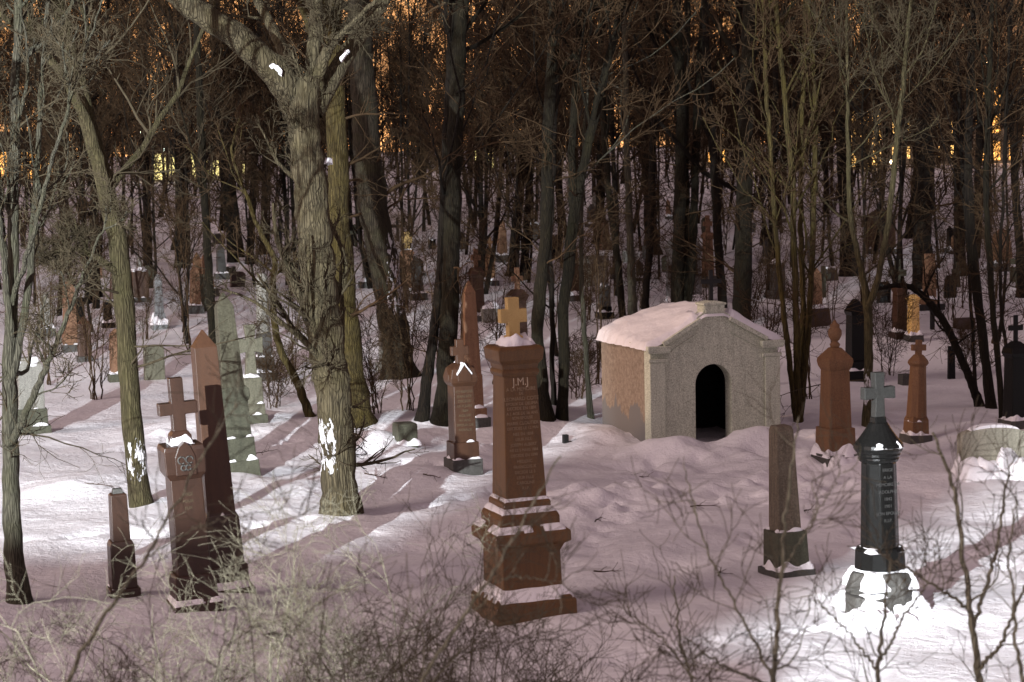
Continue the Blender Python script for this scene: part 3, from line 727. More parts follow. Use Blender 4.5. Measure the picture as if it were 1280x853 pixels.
# small broken pillar
s = Stone('broken_pillar', 'low dark brown pillar with broken top standing alone beside thin trunk', 152, 748, 'gravestone', wbase=46, tilt=(0, -1.5))
s.rect('base_slab', [(-22, 52), (12, 50)], REDDARK); s.snow(11, 50, 4, .5)
s.rect('block', [(11, 42), (68, 40), (74, 34)], REDDARK)
s.rect('shaft', [(73, 30), (134, 27), (136, 22)], REDDARK)
s.rect('broken_top', [(135, 18), (142, 15)], DARKST)

# ornate small red monument with cross
s = Stone('gothic_monument', 'slender orange-red monument with gabled cap and cross beside the tall monument', 579, 589, 'monument', wbase=52, tilt=(0, -.8))
s.rect('base_slab', [(-15, 53), (16, 52)], DARKST); s.snow(15, 52, 5, .6)
s.rect('plinth', [(15, 44), (38, 43)], RED); s.snow(37, 42, 6, .45)
s.rect('die', [(37, 37), (112, 35)], RED)
s.rect('cap', [(111, 36), (116, 44), (122, 46), (134, 38), (140, 20)], RED)
kk = s.k
g2 = prism_xz('gable', s.root, [(-9 * kk, 118 * kk), (9 * kk, 118 * kk), (9 * kk, 126 * kk), (0, 139 * kk), (-9 * kk, 126 * kk)], -s.w(48) / 2, s.w(48) / 2, RED, .006)
for sx in (-1, 1):
    prism_xz('gable_snow', g2, ([(0, 139.5 * kk), (0, 142 * kk), (sx * 10.5 * kk, 128 * kk), (sx * 10 * kk, 126 * kk)])[::-sx], -s.w(50) / 2, s.w(50) / 2, SNOWCAP, .004)
prism_xz('side_gable', s.root, [(-8 * kk, 118 * kk), (8 * kk, 118 * kk), (8 * kk, 126 * kk), (0, 136 * kk), (-8 * kk, 126 * kk)], -s.w(48) / 2, s.w(48) / 2, RED, .006).rotation_euler = (0, 0, R(90))
s.cross(138, 171, 25, 12, 150, 162, RED)
for i_ in range(9):
    text_part(s.root, ('ICI REPOSE', 'JEAN BTE', 'DECEDE', 'LE 4 JUIN', '1884', 'AGE DE', '61 ANS', 'EPOUX DE', 'ROSALIE')[i_], 0, -s.w(37 - .027 * (108 - 6 * i_ - 37)) / 2 - .003, (104 - i_ * 6.2) * kk, 4.8 * kk, LETTERD, -.01)

s = Stone('obelisk', 'tall weathered brown obelisk directly behind the gabled red monument', 589, 534, 'obelisk', wbase=44)
s.rect('base_slab', [(-14, 52), (8, 52)], DARKST); s.snow(7, 52, 6, .8)
s.rect('step', [(7, 42), (20, 42)], BROWN); s.snow(19, 42, 6, .8)
s.rect('plinth', [(19, 34), (62, 32), (66, 28)], BROWN)
s.rect('shaft', [(65, 29), (170, 18), (185, 2)], BROWN, bevel=.006)

s = Stone('stone_stump', 'short square mossy stump of stone capped by drift near big forked tree', 506, 556, 'gravestone', wbase=28)
s.rect('block', [(-10, 35), (24, 34), (26, 30)], MOSSY, bevel=.03); s.snow(-2, 46, 8, .9)
s = Stone('stone_stump', 'tiny square stone knob poking from snow right beside the forked tree foot', 445, 522, 'gravestone', wbase=18)
s.rect('block', [(-10, 22), (16, 20)], MOSSY, bevel=.02)
s = Stone('wooden_stake', 'tiny dark stake with fallen board in open snow by the tomb house', 707, 556, 'stake', wbase=10)
s.rect('post', [(-8, 9), (12, 9)], IRON); box('board', -.02, .22, -.06, .02, .01, .045, IRON, s.root, .004)

# right hand side
s = Stone('broken_column', 'weathered grey-brown tapering column with broken top on snowy block', 986, 722, 'gravestone', wbase=60, tilt=(0, -2.0))
s.rect('base_slab', [(-16, 74), (8, 72)], DARKST); s.snow(7, 72, 12, .9)
s.rect('block', [(6, 58), (58, 54)], MOSSY); s.snow(57, 52, 5, .6)
s.rect('shaft', [(57, 41), (190, 31), (196, 26)], m_stone('weathered_brown', (.07, .055, .035), (.12, .095, .065), (.18, .15, .11), .8, 40, 1.2), bevel=.014)

s = Stone('black_column', 'polished black granite column with flared cap and black cross on rough snowy rock', 1106, 770, 'monument', wbase=90, tilt=(0, -.6))
# rough rock foot, two tiers
def rock(name, parent, z0, z1, w, seed, mat):
    rng = np.random.default_rng(seed); V, F = [], []; n = 14; ks = 5
    for q in range(ks):
        f = q / (ks - 1)
        for i in range(n):
            a = 2 * math.pi * i / n; r = w / 2 * (1 - .16 * f ** 2) * (1 + .10 * math.sin(3 * a + seed) + rng.normal(0, .04))
            V.append((r * math.cos(a), r * math.sin(a), z0 + (z1 - z0) * f + rng.normal(0, .012)))
    for q in range(ks - 1):
        for i in range(n): F.append((q * n + i, q * n + (i + 1) % n, (q + 1) * n + (i + 1) % n, (q + 1) * n + i))
    F.append(tuple((ks - 1) * n + i for i in range(n)))
    return mesh_obj(name, V, F, mat, parent, False, None, .02)
rock('rock_foot', s.root, -.3, 22 * s.k, 112 * s.k, 3, DARKST); s.wedge(2, 128, 24, 92, .6, 2)
rock('rock_foot', s.root, 14 * s.k, 50 * s.k, 86 * s.k, 5, DARKST); s.wedge(32, 98, 52, 74, .6, 2)
rngb = np.random.default_rng(3)
for i_ in range(3): snow_lump(s.root, -.1, .7, .5, .10 + .12 * rngb.random(), 70 + i_, None, -.75 + .3 * i_, -.62 + .15 * rngb.random(), 1)
s.rect('base_block', [(54, 68), (78, 66), (82, 60)], BLACK, 12, .01); s.snow(79, 76, 4, .6)
s.rect('shaft', [(80, 52), (196, 47)], BLACK, 8, .03)
s.rect('cap', [(195, 50), (199, 54), (201, 52), (204, 58), (206, 56), (210, 63), (213, 66), (218, 64), (227, 49), (236, 36), (246, 24)], BLACK, 20, .006)
s.snow(216, 52, 5, .55, .8, 0, -16); s.snow(228, 22, 5, .7, .6, -4, -12)
s.rect('cross_foot', [(243, 22), (254, 20)], BLACK, 4)
kk = s.k
s.cross(250, 312, 48, 14.5, 278, 292, m_stone('dark_green_granite', (.020, .020, .0185), (.030, .030, .028), (.042, .042, .039), .5, 90, .3, .15), 1.2, 13)
for i_, tx in enumerate(('ERIGE', 'A LA', 'MEMOIRE DE', 'ADOLPHE', '1842', '1901', 'SON EPOUSE', 'R.I.P.')):
    text_part(s.root, tx, 0, -s.w(50, 12) / 2 * .94 - .004, (186 - i_ * 9.5) * kk, 6 * kk, LETTERG, -.01)

s = Stone('urn_monument', 'orange-brown stone pillar crowned by a carved urn beside the tomb house', 1047, 582, 'monument', wbase=50)
s.rect('base_slab', [(-14, 62), (12, 60)], DARKST); s.snow(10, 64, 13, .95)
s.rect('plinth', [(12, 50), (46, 48)], ORANGE); s.snow(-6, 70, 14, .8, 1, 0, -12)
s.rect('die', [(45, 40), (122, 35)], ORANGE)
s.rect('cap', [(121, 36), (126, 42), (132, 45), (136, 44), (150, 16)], ORANGE); s.snow(137, 34, 5, .5)
s.rect('urn', [(149, 10), (154, 14), (158, 7), (160, 12), (166, 18), (172, 18), (176, 12), (179, 13), (182, 6), (186, 2)], ORANGE, 14, .003, 1, True)
s = Stone('cross_monument', 'yellowish brown tapering pillar topped by small cross on stepped foot', 1147, 553, 'monument', wbase=38, tilt=(0, 2.2))
s.rect('base_slab', [(-12, 42), (8, 40)], DARKST); s.snow(7, 40, 6, .8)
s.rect('plinth', [(8, 32), (27, 30), (32, 26)], ORANGE); s.snow(26, 32, 4, .6)
s.rect('shaft', [(30, 27), (98, 21)], ORANGE, 8)
s.rect('cap', [(97, 22), (101, 28), (104, 26), (112, 12)], ORANGE, 8); s.snow(103, 24, 4, .7)
s.cross(108, 131, 21, 8.5, 117, 125, ORANGE)

# wide round-topped headstone
s = Stone('headstone', 'wide pale headstone with shallow arched top half buried in heaped snow', 1243, 594, 'gravestone', wbase=20, yaw=R(8))
kk = s.k
hw = 46 * kk
arc = [(hw * math.cos(a), 50 * kk + 12 * kk * math.sin(a)) for a in np.linspace(0, math.pi, 21)]
prism_xz('slab', s.root, [(-hw, -.3), (hw, -.3)] + arc, -.13, .13, PALE, .015)
arc2 = [(hw * .72 * math.cos(a), 57 * kk + 9 * kk * math.sin(a)) for a in np.linspace(.0, math.pi, 15)]
prism_xz('snow_cap', s.root, arc2, -.12, .12, SNOWCAP, .03)
rngh = np.random.default_rng(8)
for i_ in range(5):
    snow_lump(s.root, -.08, 1.15, 1.0, (.24 + .2 * rngh.random()), 40 + i_, None, -hw + .35 + i_ * .36, -.42 + .1 * rngh.random(), 1)

s = Stone('tall_pillar', 'tall black stone pillar with small cross at the edge of the wood', 1272, 536, 'monument', wbase=34)
s.rect('base_slab', [(-12, 44), (10, 42)], DARKST); s.snow(9, 42, 6, .8)
s.rect('die', [(9, 30), (92, 27)], BLACK); s.rect('cap', [(91, 28), (97, 34), (104, 30), (112, 12)], BLACK); s.cross(110, 146, 22, 6, 126, 133, BLACK)

# left middle distance
s = Stone('obelisk', 'very tall mossy grey obelisk on stepped snowy base behind the red obelisk', 297, 590, 'obelisk', wbase=46, tilt=(0, -3.6))
s.rect('base_slab', [(-14, 60), (14, 58)], MOSSY); s.snow(13, 58, 11, .9)
s.rect('step', [(13, 52), (44, 50)], MOSSY); s.snow(43, 50, 7, .8)
s.rect('plinth', [(43, 44), (92, 42)], MOSSY); s.rect('moulding', [(91, 44), (97, 50), (106, 48), (110, 42)], MOSSY); s.snow(107, 46, 3, .7)
s.rect('shaft', [(108, 37), (215, 27), (232, 3)], m_stone('lichen_grey', (.040, .037, .021), (.062, .058, .034), (.09, .085, .056), .85, 30, .9), bevel=.01)
s = Stone('cross_monument', 'pale grey stone cross with flared arms on two-step pedestal', 314, 532, 'monument', wbase=36)
s.rect('base_slab', [(-12, 46), (12, 44)], MOSSY); s.snow(11, 44, 7, .85)
s.rect('step', [(11, 38), (26, 37)], PALE2); s.snow(25, 37, 6, .85)
s.rect('pedestal', [(25, 34), (60, 30)], PALE2); s.snow(59, 30, 4, .8)
s.cross(58, 128, 34, 12, 93, 109, PALE2, 2.5)
s = Stone('dark_column', 'slim dark grey column with flat top on snowy steps behind pale cross', 330, 476, 'monument', wbase=30)
s.rect('base_slab', [(-10, 38), (10, 37)], DARKST); s.snow(9, 37, 6, .9); s.rect('step', [(9, 30), (30, 28)], DARKST); s.snow(29, 28, 5, .7)
s.rect('plinth', [(29, 24), (60, 22)], DARKST); s.rect('shaft', [(60, 19), (132, 16), (137, 8)], GREY, 8)
s = Stone('stele', 'short flat pale green-grey slab between trunk and red obelisk', 192, 476, 'gravestone', wbase=24)
s.rect('slab', [(-10, 34), (40, 33), (44, 30)], PALE2, dr=.35)
s = Stone('pillar', 'tan pillar with snowy foot and darker twin beside it among stems', 87, 440, 'monument', wbase=24)
s.rect('base_slab', [(-8, 30), (8, 29)], DARKST); s.snow(7, 29, 6, .9); s.rect('plinth', [(7, 26), (22, 25)], BROWN); s.rect('die', [(22, 21), (84, 18), (90, 6)], BROWN)
s = Stone('stele', 'narrow black slab standing close by the tan pillar', 99, 425, 'gravestone', wbase=16)
s.rect('slab', [(-8, 18), (54, 17)], BLACK, dr=.6); 
s = Stone('pointed_stele', 'small reddish stone with pointed top beside the tan pillar', 105, 452, 'gravestone', wbase=20)
s.rect('foot', [(-8, 26), (6, 25)], DARKST); s.rect('slab', [(5, 21), (48, 20), (57, 3)], RED, dr=.8)
s = Stone('old_monument', 'bulky grey weathered monument with snow crusted shoulders behind multi-stem tree', 36, 545, 'monument', wbase=50)
s.rect('base_slab', [(-14, 60), (12, 58)], MOSSY); s.snow(11, 58, 8, .8); s.rect('plinth', [(11, 50), (34, 48)], MOSSY); s.snow(33, 48, 4, .6)
s.rect('die', [(33, 42), (88, 40), (100, 26)], GREY); s.snow(90, 40, 8, .8)
s = Stone('monument', 'dark grey pointed monument far behind the multi-stem tree', 56, 420, 'monument', wbase=24)
s.rect('base_slab', [(-8, 30), (9, 29)], DARKST); s.snow(8, 29, 5, .9); s.rect('die', [(9, 20), (44, 17), (54, 3)], GREY)
s = Stone('pillar', 'slim bluish white pillar on snowy mound behind the leaning trunk', 198, 412, 'monument', wbase=22)
s.rect('base_slab', [(-8, 26), (8, 25)], BLUEGREY); s.snow(6, 32, 10, .95); s.rect('plinth', [(8, 20), (20, 18)], BLUEGREY); s.rect('shaft', [(20, 15), (62, 12), (70, 3)], BLUEGREY)
s = Stone('block_monument', 'square red stone block with snowy top and small finial', 174, 378, 'monument', wbase=26)
s.rect('foot', [(-6, 30), (5, 30)], DARKST); s.snow(4, 30, 4, .9); s.rect('block', [(5, 26), (40, 25)], RED); s.snow(39, 26, 4, .9); s.rect('finial', [(40, 9), (52, 7), (58, 2)], GREY, 8)
s = Stone('pillar', 'thin red pillar with pointed top behind a slim straight trunk', 247, 388, 'monument', wbase=20)
s.rect('base_slab', [(-8, 28), (6, 27)], DARKST); s.snow(5, 27, 5, .9); s.rect('plinth', [(6, 20), (18, 18)], ORANGE); s.rect('shaft', [(18, 15), (66, 11), (74, 2)], ORANGE)
s = Stone('small_stone', 'small black stone on white-edged foot beside thick leaning trunk', 134, 410, 'gravestone', wbase=16)
s.rect('foot', [(-6, 22), (6, 21)], BLACK); s.snow(5, 21, 4, .9); s.rect('slab', [(6, 14), (32, 13)], BLACK, dr=.7)
s = Stone('monument', 'grey-brown tombstone with peaked top partly behind the leaning trunk', 145, 478, 'gravestone', wbase=20)
s.rect('foot', [(-6, 28), (10, 27)], MOSSY); s.snow(9, 27, 5, .9); s.rect('die', [(10, 20), (60, 18), (68, 4)], BROWN)

# beyond the crest, centre
s = Stone('monument', 'yellow-brown pillar with gilded cross beyond the dark leaning trunk', 510, 372, 'monument', wbase=22)
s.rect('base_slab', [(-8, 30), (8, 29)], DARKST); s.snow(7, 29, 5, .9); s.rect('die', [(8, 16), (52, 14)], BROWN); s.rect('cap', [(51, 15), (56, 20), (60, 14)], BROWN); s.snow(57, 18, 4, .8); s.cross(59, 83, 14, 6, 69, 76, GOLD, 1)
s = Stone('grave_lantern', 'small lit grave candle glowing gold in the snow', 521, 366, 'grave lantern', wbase=6)
s.rect('cup', [(-2, 6), (5, 6)], IRON, 8, .003); s.rect('flame', [(5.2, 4), (8, 5), (11, 1)], m_emit('candle_flame', (1.0, .55, .12), 14), 8, .002)
s = Stone('gothic_slab', 'grey gothic tombstone with pointed shoulders against the dark leaning trunk', 484, 464, 'gravestone', wbase=22)
s.rect('foot', [(-8, 34), (10, 33)], GREY); s.rect('slab', [(10, 26), (60, 24), (66, 16), (76, 4)], GREY, dr=.5)
s = Stone('pillar', 'grey square pillar with pyramid top beyond the forked tree', 460, 360, 'monument', wbase=20)
s.rect('base_slab', [(-8, 28), (8, 27)], DARKST); s.snow(7, 27, 5, .9); s.rect('die', [(8, 16), (46, 14), (54, 3)], GREY)
s = Stone('monument', 'dark angular monument peeping out beside the forked trunk', 370, 366, 'monument', wbase=18)
s.rect('base_slab', [(-8, 24), (7, 23)], DARKST); s.snow(6, 23, 4, .9); s.rect('die', [(7, 16), (36, 13), (46, 3)], DARKST)
s = Stone('cross_monument', 'dark red pillar with snow-dusted cap and cross behind the yellow cross', 596, 402, 'monument', wbase=26)
s.rect('base_slab', [(-8, 32), (6, 31)], DARKST); s.snow(5, 31, 6, .95); s.rect('die', [(6, 22), (56, 19)], RED); s.rect('cap', [(55, 20), (60, 25), (68, 14)], RED); s.snow(61, 20, 4, .6); s.cross(66, 92, 14, 6, 77, 84, BROWN)
s = Stone('cross_monument', 'golden brown cross pillar just beyond the dark red cross pillar', 613, 358, 'monument', wbase=20)
s.rect('base_slab', [(-6, 24), (6, 23)], DARKST); s.snow(5, 23, 4, .9); s.rect('die', [(6, 14), (40, 12)], ORANGE); s.rect('cap', [(39, 13), (43, 16), (47, 9)], ORANGE); s.cross(46, 62, 11, 4.5, 53, 57, ORANGE)
s = Stone('cross_monument', 'dark maroon monument with stubby cross hiding behind the yellow cross', 648, 440, 'monument', wbase=28)
s.rect('base_slab', [(-8, 36), (8, 35)], DARKST); s.rect('die', [(8, 26), (66, 23)], REDDARK); s.rect('cap', [(65, 24), (72, 30), (80, 16)], REDDARK); s.snow(72, 26, 4, .6); s.cross(78, 108, 16, 7, 90, 97, BROWN)
s = Stone('low_slab', 'low grey block with snow on top by the yellow cross', 612, 402, 'gravestone', wbase=20)
s.rect('block', [(-6, 34), (16, 33)], GREY); s.snow(15, 33, 7, .95)
s = Stone('pillar', 'slim brown pillar with rounded finial on dark steps among thin trunks', 628, 328, 'monument', wbase=18)
s.rect('base_slab', [(-6, 26), (8, 25)], DARKST); s.snow(7, 25, 4, .9); s.rect('die', [(8, 14), (38, 12)], BROWN); s.rect('finial', [(37, 14), (42, 9), (48, 9), (52, 3)], BROWN, 8)
s = Stone('monument', 'shiny red obelisk-shaped monument with snow at its foot between two trunks', 717, 376, 'monument', wbase=26)
s.rect('base_slab', [(-8, 38), (6, 37)], DARKST); s.snow(5, 37, 6, .95); s.rect('plinth', [(6, 22), (14, 21)], RED); s.rect('shaft', [(14, 18), (64, 13), (72, 8)], RED)
s = Stone('table_tomb', 'broad grey tomb slab with tan panel on its front beyond the birch', 745, 358, 'gravestone', wbase=34)
s.rect('body', [(-6, 38), (24, 36)], PALE, dr=.6); s.rect('lid', [(23, 36), (28, 42), (38, 38)], GREY, dr=.6)
s = Stone('pillar', 'stubby dark pillar on stepped foot near the tomb house roof', 756, 398, 'monument', wbase=18)
s.rect('base_slab', [(-6, 26), (7, 25)], BLACK); s.snow(6, 25, 5, .9); s.rect('step', [(7, 20), (14, 19)], BLACK); s.rect('die', [(14, 17), (40, 15), (44, 10)], DARKST); s.snow(40, 16, 3, .8)
s = Stone('stele', 'narrow reddish stele on a block near a tapering trunk', 757, 313, 'gravestone', wbase=14)
s.rect('block', [(-4, 18), (10, 17)], RED); s.rect('stele', [(10, 13), (36, 9)], RED)
s = Stone('small_stone', 'tiny square dark stone on the slope above the tomb roof', 768, 350, 'gravestone', wbase=10)
s.rect('slab', [(-4, 13), (14, 12)], DARKST, dr=.5)
s = Stone('small_stone', 'little grey upright stone uphill of the tiny dark one', 782, 329, 'gravestone', wbase=10)
s.rect('slab', [(-4, 11), (15, 10)], GREY, dr=.5)
s = Stone('blue_monument', 'blue-grey stone monument with niche painted as shade behind the tomb house', 856, 378, 'monument', wbase=40)
s.rect('body', [(-8, 46), (62, 42)], BLUEGREY); s.rect('cap', [(61, 44), (68, 50), (76, 40), (92, 6)], BLUEGREY); box('niche_shade', -.2, .2, -.66, -.60, .9, 1.7, INNER, s.root, .01); s.snow(-2, 60, 9, .9)  # niche is a flat near-black plate, its shade put into the colour
s = Stone('cross_monument', 'rusty brown cross pillar rising behind the tomb house iron cross', 886, 360, 'monument', wbase=24)
s.rect('base', [(-8, 26), (14, 25)], DARKST); s.rect('die', [(14, 16), (62, 13)], BROWN); s.rect('cap', [(61, 14), (66, 18), (70, 12)], BROWN); s.cross(68, 92, 13, 5.5, 78, 84, BROWN)

# beyond, right
s = Stone('monument', 'brown pillar on broad block among the thin stems beside tomb house', 1021, 408, 'monument', wbase=30)
s.rect('base', [(-8, 36), (22, 34)], REDDARK); s.rect('die', [(22, 18), (66, 15), (74, 4)], BROWN); s.snow(22, 32, 4, .6)
s = Stone('monument', 'dark weathered pillar with snow cap between dim trunks', 973, 374, 'monument', wbase=22)
s.rect('base', [(-8, 28), (10, 26)], DARKST); s.rect('die', [(10, 20), (46, 18)], DARKST); s.snow(45, 20, 4, .9)
s = Stone('black_monument', 'tall black monument with stepped base behind the olive forked sapling', 1071, 476, 'monument', wbase=34)
s.rect('base_slab', [(-8, 44), (12, 42)], BLACK); s.snow(11, 42, 5, .8); s.rect('step', [(12, 34), (24, 32)], BLACK); s.rect('die', [(24, 25), (84, 22)], BLACK); s.rect('cap', [(83, 23), (88, 28), (96, 18), (104, 6)], BLACK)
s = Stone('red_column', 'slim red-brown column next to the lamplit column', 1126, 424, 'monument', wbase=22)
s.rect('base', [(-8, 30), (8, 28)], REDDARK); s.snow(7, 28, 5, .9); s.rect('shaft', [(8, 19), (60, 17)], RED); s.rect('cap', [(59, 18), (64, 22), (68, 8)], RED)
s = Stone('lamplit_column', 'column with town lamplight painted golden into its mottled stone', 1143, 428, 'monument', wbase=20)
LAMPLIT = m_stone('lamplit_stone', (.42, .24, .06), (.70, .45, .14), (.9, .68, .3), .3, 16, .4)  # golden lamplight on the column put into the stone colour
s.rect('base', [(-8, 26), (8, 25)], DARKST); s.snow(7, 25, 5, .9); s.rect('shaft', [(8, 16), (52, 14)], LAMPLIT); s.rect('cap', [(51, 15), (55, 19), (60, 8)], LAMPLIT)
s = Stone('wooden_cross', 'broad black wooden cross on the snow slope by the bent trunk', 1166, 412, 'cross', wbase=8)
s.cross(-8, 36, 38, 6, 24, 32, IRON)
s = Stone('brown_stele', 'tall flat brown stele on a snowy ledge beyond the bent trunk', 1163, 382, 'gravestone', wbase=20)
s.rect('base', [(-6, 26), (7, 25)], BROWN); s.snow(6, 25, 4, .8); s.rect('stele', [(7, 21), (66, 18)], BROWN, dr=.5)
s = Stone('slab_tomb', 'low maroon slab lying on the snow between slim trunks', 1207, 412, 'gravestone', wbase=24)
s.rect('slab', [(-4, 34), (14, 33)], REDDARK, dr=.5)
s = Stone('small_stone', 'small dark block next to the yellowish cross pillar', 1132, 482, 'gravestone', wbase=14)
s.rect('block', [(-5, 18), (14, 17)], DARKST)
s = Stone('dark_stele', 'narrow black marker beside a bare bush on the slope', 1190, 474, 'gravestone', wbase=12)
s.rect('marker', [(-5, 12), (42, 11)], BLACK, dr=.6)
s = Stone('brown_tomb', 'large square maroon tomb with snowy ledge far up the slope', 1103, 318, 'mausoleum', wbase=36)
s.rect('base', [(-6, 40), (6, 40)], DARKST); s.snow(5, 40, 5, .95); s.rect('body', [(6, 36), (44, 36)], RED); s.rect('roof', [(43, 40), (47, 40), (58, 8)], REDDARK)
s = Stone('monument', 'brown tapering monument high on the slope at the wood edge', 1254, 340, 'monument', wbase=28)
s.rect('base', [(-6, 36), (10, 34)], DARKST); s.snow(9, 34, 5, .9); s.rect('die', [(10, 28), (46, 20), (54, 6)], BROWN)

# crosses and stones far up the slope, each with its own look
FAR = [(497, 303, 'cross', 30, 20, IRON, 'thin black cross standing alone on the slope between trunks'), (350, 318, 'cross', 44, 26, IRON, 'dark cross with wide arms just by the forked trunk'), (272, 306, 'slab', 14, 22, DARKST, 'low dark slab beside a slim leaning trunk pair'),
       (288, 345, 'slab', 12, 16, MOSSY, 'mossy knob of stone on open snow uphill of pale cross'), (357, 342, 'slab', 16, 22, MOSSY, 'squat mossy stone uphill of the dark grey column'), (160, 305, 'slab', 10, 12, BLACK, 'tiny black stone between two trunks on the upper slope'),
       (75, 325, 'pillar', 32, 16, RED, 'small red pillar seen through twigs of multi-stem tree'), (118, 350, 'slab', 22, 22, BROWN, 'brown square stone by the leaning trunk branch stub'), (330, 300, 'pillar', 30, 14, GREY, 'faint grey pillar high between far trunks'),
       (540, 312, 'slab', 12, 12, BLACK, 'black lump of stone under the hill brow'), (524, 345, 'pillar', 22, 14, BLACK, 'small black statue-like stone with rounded top'), (666, 300, 'slab', 20, 22, DARKST, 'dark slab behind a curved trunk'),
       (696, 318, 'slab', 24, 14, REDDARK, 'maroon upright slab between two crooked trunks'), (740, 285, 'pillar', 30, 14, DARKST, 'dark pillar high on the slope beyond the birch'), (800, 352, 'pillar', 26, 12, DARKST, 'dark pillar at the foot of a thin dark trunk'),
       (960, 330, 'pillar', 34, 14, DARKST, 'far dim pillar between close trunks'), (1012, 330, 'cross', 34, 20, DARKST, 'dim stone cross among thin stems'), (1040, 352, 'slab', 16, 20, DARKST, 'low dim slab amid brush beside thin stems'),
       (1062, 318, 'pillar', 30, 14, REDDARK, 'maroon pillar downhill of the square maroon tomb'), (1195, 318, 'pillar', 26, 12, BROWN, 'brown pillar between close dark trunks'), (1225, 300, 'slab', 16, 20, DARKST, 'dim slab high among dark trunks'),
       (1275, 352, 'slab', 20, 26, MOSSY, 'mossy block beside the tall black pillar'), (230, 330, 'pillar', 36, 18, MOSSY, 'green stained pillar at the foot of thick far trunk'), (410, 300, 'pillar', 28, 12, GREY, 'thin grey pillar hidden by forked trunk'),
       (420, 345, 'slab', 16, 18, DARKST, 'dark block uphill of the forked tree'), (560, 292, 'pillar', 26, 12, BROWN, 'faint brown pillar beyond the paired trunks')]
for px, py, kd, h, w_, mt, lb in FAR:
    s = Stone({'cross': 'stone_cross', 'slab': 'headstone', 'pillar': 'pillar'}[kd], lb, px, py, 'cross' if kd == 'cross' else 'gravestone', wbase=w_)
    if kd == 'cross': s.cross(-5, h, w_, max(4, w_ * .2), h * .58, h * .58 + max(4, w_ * .2), mt)
    elif kd == 'slab': s.rect('slab', [(-5, w_), (h, w_ * .96)], mt, dr=.5); s.snow(h - 1, w_, 3, .9, .5)
    else: s.rect('base', [(-5, w_ * 1.35), (h * .16, w_ * 1.3)], DARKST); s.rect('die', [(h * .16, w_ * .9), (h * .82, w_ * .8), (h, w_ * .2)], mt); s.snow(h * .15, w_ * 1.3, 3, .9)

brng = np.random.default_rng(4)
for i, (px, py, ln, lb) in enumerate(((748, 655, .35, 'dark dead leaf stalk lying on the lit snow ridge'), (880, 640, .5, 'thin fallen twig in the trampled snow before the tomb house'), (800, 600, .4, 'short fallen twig close to the tomb house mound'), (540, 600, .6, 'fallen twig lying in the shade of the gabled red monument'), (470, 600, .7, 'forked fallen twig on the snow beside the forked maple'), (900, 720, .5, 'thin fallen twig in smooth open snow'), (330, 570, .8, 'fallen branch lying across the lit snow by the mossy obelisk'), (120, 610, .6, 'fallen twig on bright snow by the small broken pillar'), (760, 720, .4, 'small fallen twig by the tall monument slab'), (1010, 640, .5, 'fallen twig uphill of the broken column'), (640, 545, .5, 'fallen twig on the crest behind the tall monument'))):
    g = ground(px, py); a = brng.uniform(-1.4, 1.4); P = np.zeros((1, 9, 3)); f_ = np.linspace(-.5, .5, 9)
    P[0, :, 0] = f_ * ln * math.cos(a); P[0, :, 1] = f_ * ln * math.sin(a) + np.cumsum(brng.normal(0, .012, 9)); P[0, :, 2] = .035 + np.cumsum(brng.normal(0, .006, 9))
    Q = np.linspace(.012, .004, 9)[None]
    ch = spawn(brng, P, Q, 5, .1, 1, .4, (25, 60), 5, up=-.02, gnarl=.15, rs=.6, rmin=.004)
    tag(np_obj('fallen_twig', *join([tubes(P, Q, 6), tubes(*ch, 4)]), TWIG), lb, 'twig').location = (g[0], g[1], float(height(g[0], g[1])) + .03)
srng = np.random.default_rng(33)
for i in range(46):
    px = srng.uniform(20, 1275); py = srng.uniform(262, 395) if px < 560 or px > 1000 else srng.uniform(262, 350)
    where = 'beyond the curved grey-olive tree' if px < 330 else 'beyond the forked maple' if px < 480 else 'beyond the paired trunks' if px < 660 else 'above the tomb roof' if px < 940 else 'up behind the urn pillar' if px < 1120 else 'beyond the bowed trunk'
    kd = i % 3; sz = (py - 180) / 100.0
    if kd == 0:
        s = Stone('headstone', 'small dark upright slab on the snowy slope ' + where, px, py, 'gravestone', 'small dark slabs on the slope ' + where, R(srng.uniform(-10, 40)), (srng.normal(0, 3), srng.normal(0, 4)), 10)
        w_ = srng.uniform(10, 15) * sz; h = srng.uniform(11, 18) * sz; s.rect('slab', [(-5, w_), (h * .85, w_), (h, w_ * .6)], (DARKST, MOSSY, BLACK, REDDARK)[i % 4], dr=.35)
    elif kd == 1:
        s = Stone('pillar', 'small dim pillar on the snowy slope ' + where, px, py, 'gravestone', 'small dim pillars on the slope ' + where, None, (0, srng.normal(0, 3)), 10)
        w_ = srng.uniform(7, 10) * sz; h = srng.uniform(22, 34) * sz; s.rect('base', [(-5, w_ * 1.6), (h * .16, w_ * 1.5)], DARKST); s.rect('die', [(h * .16, w_), (h * .85, w_ * .8), (h, w_ * .15)], (DARKST, RED, GREY, BROWN, BLACK)[i % 5]); s.snow(h * .15, w_ * 1.5, 2.5, .9)
    else:
        s = Stone('stone_cross', 'small dark cross on the snowy slope ' + where, px, py, 'cross', 'small dark crosses on the slope ' + where, R(srng.uniform(0, 35)), (0, srng.normal(0, 4)), 8)
        h = srng.uniform(18, 28) * sz; s.cross(-5, h, h * .55, h * .15, h * .58, h * .74, (DARKST, IRON, MOSSY)[i % 3])

# the inscriptions become plain meshes
dg = bpy.context.evaluated_depsgraph_get(); dg.update()
for o in TEXTS:
    me = bpy.data.meshes.new_from_object(o.evaluated_get(dg)); nm = 'inscription'
    q = bpy.data.objects.new(nm, me); COL.objects.link(q); q.parent = o.parent
    q.location = o.location; q.rotation_euler = o.rotation_euler; q.scale = o.scale
    c = o.data; bpy.data.objects.remove(o); bpy.data.curves.remove(c)

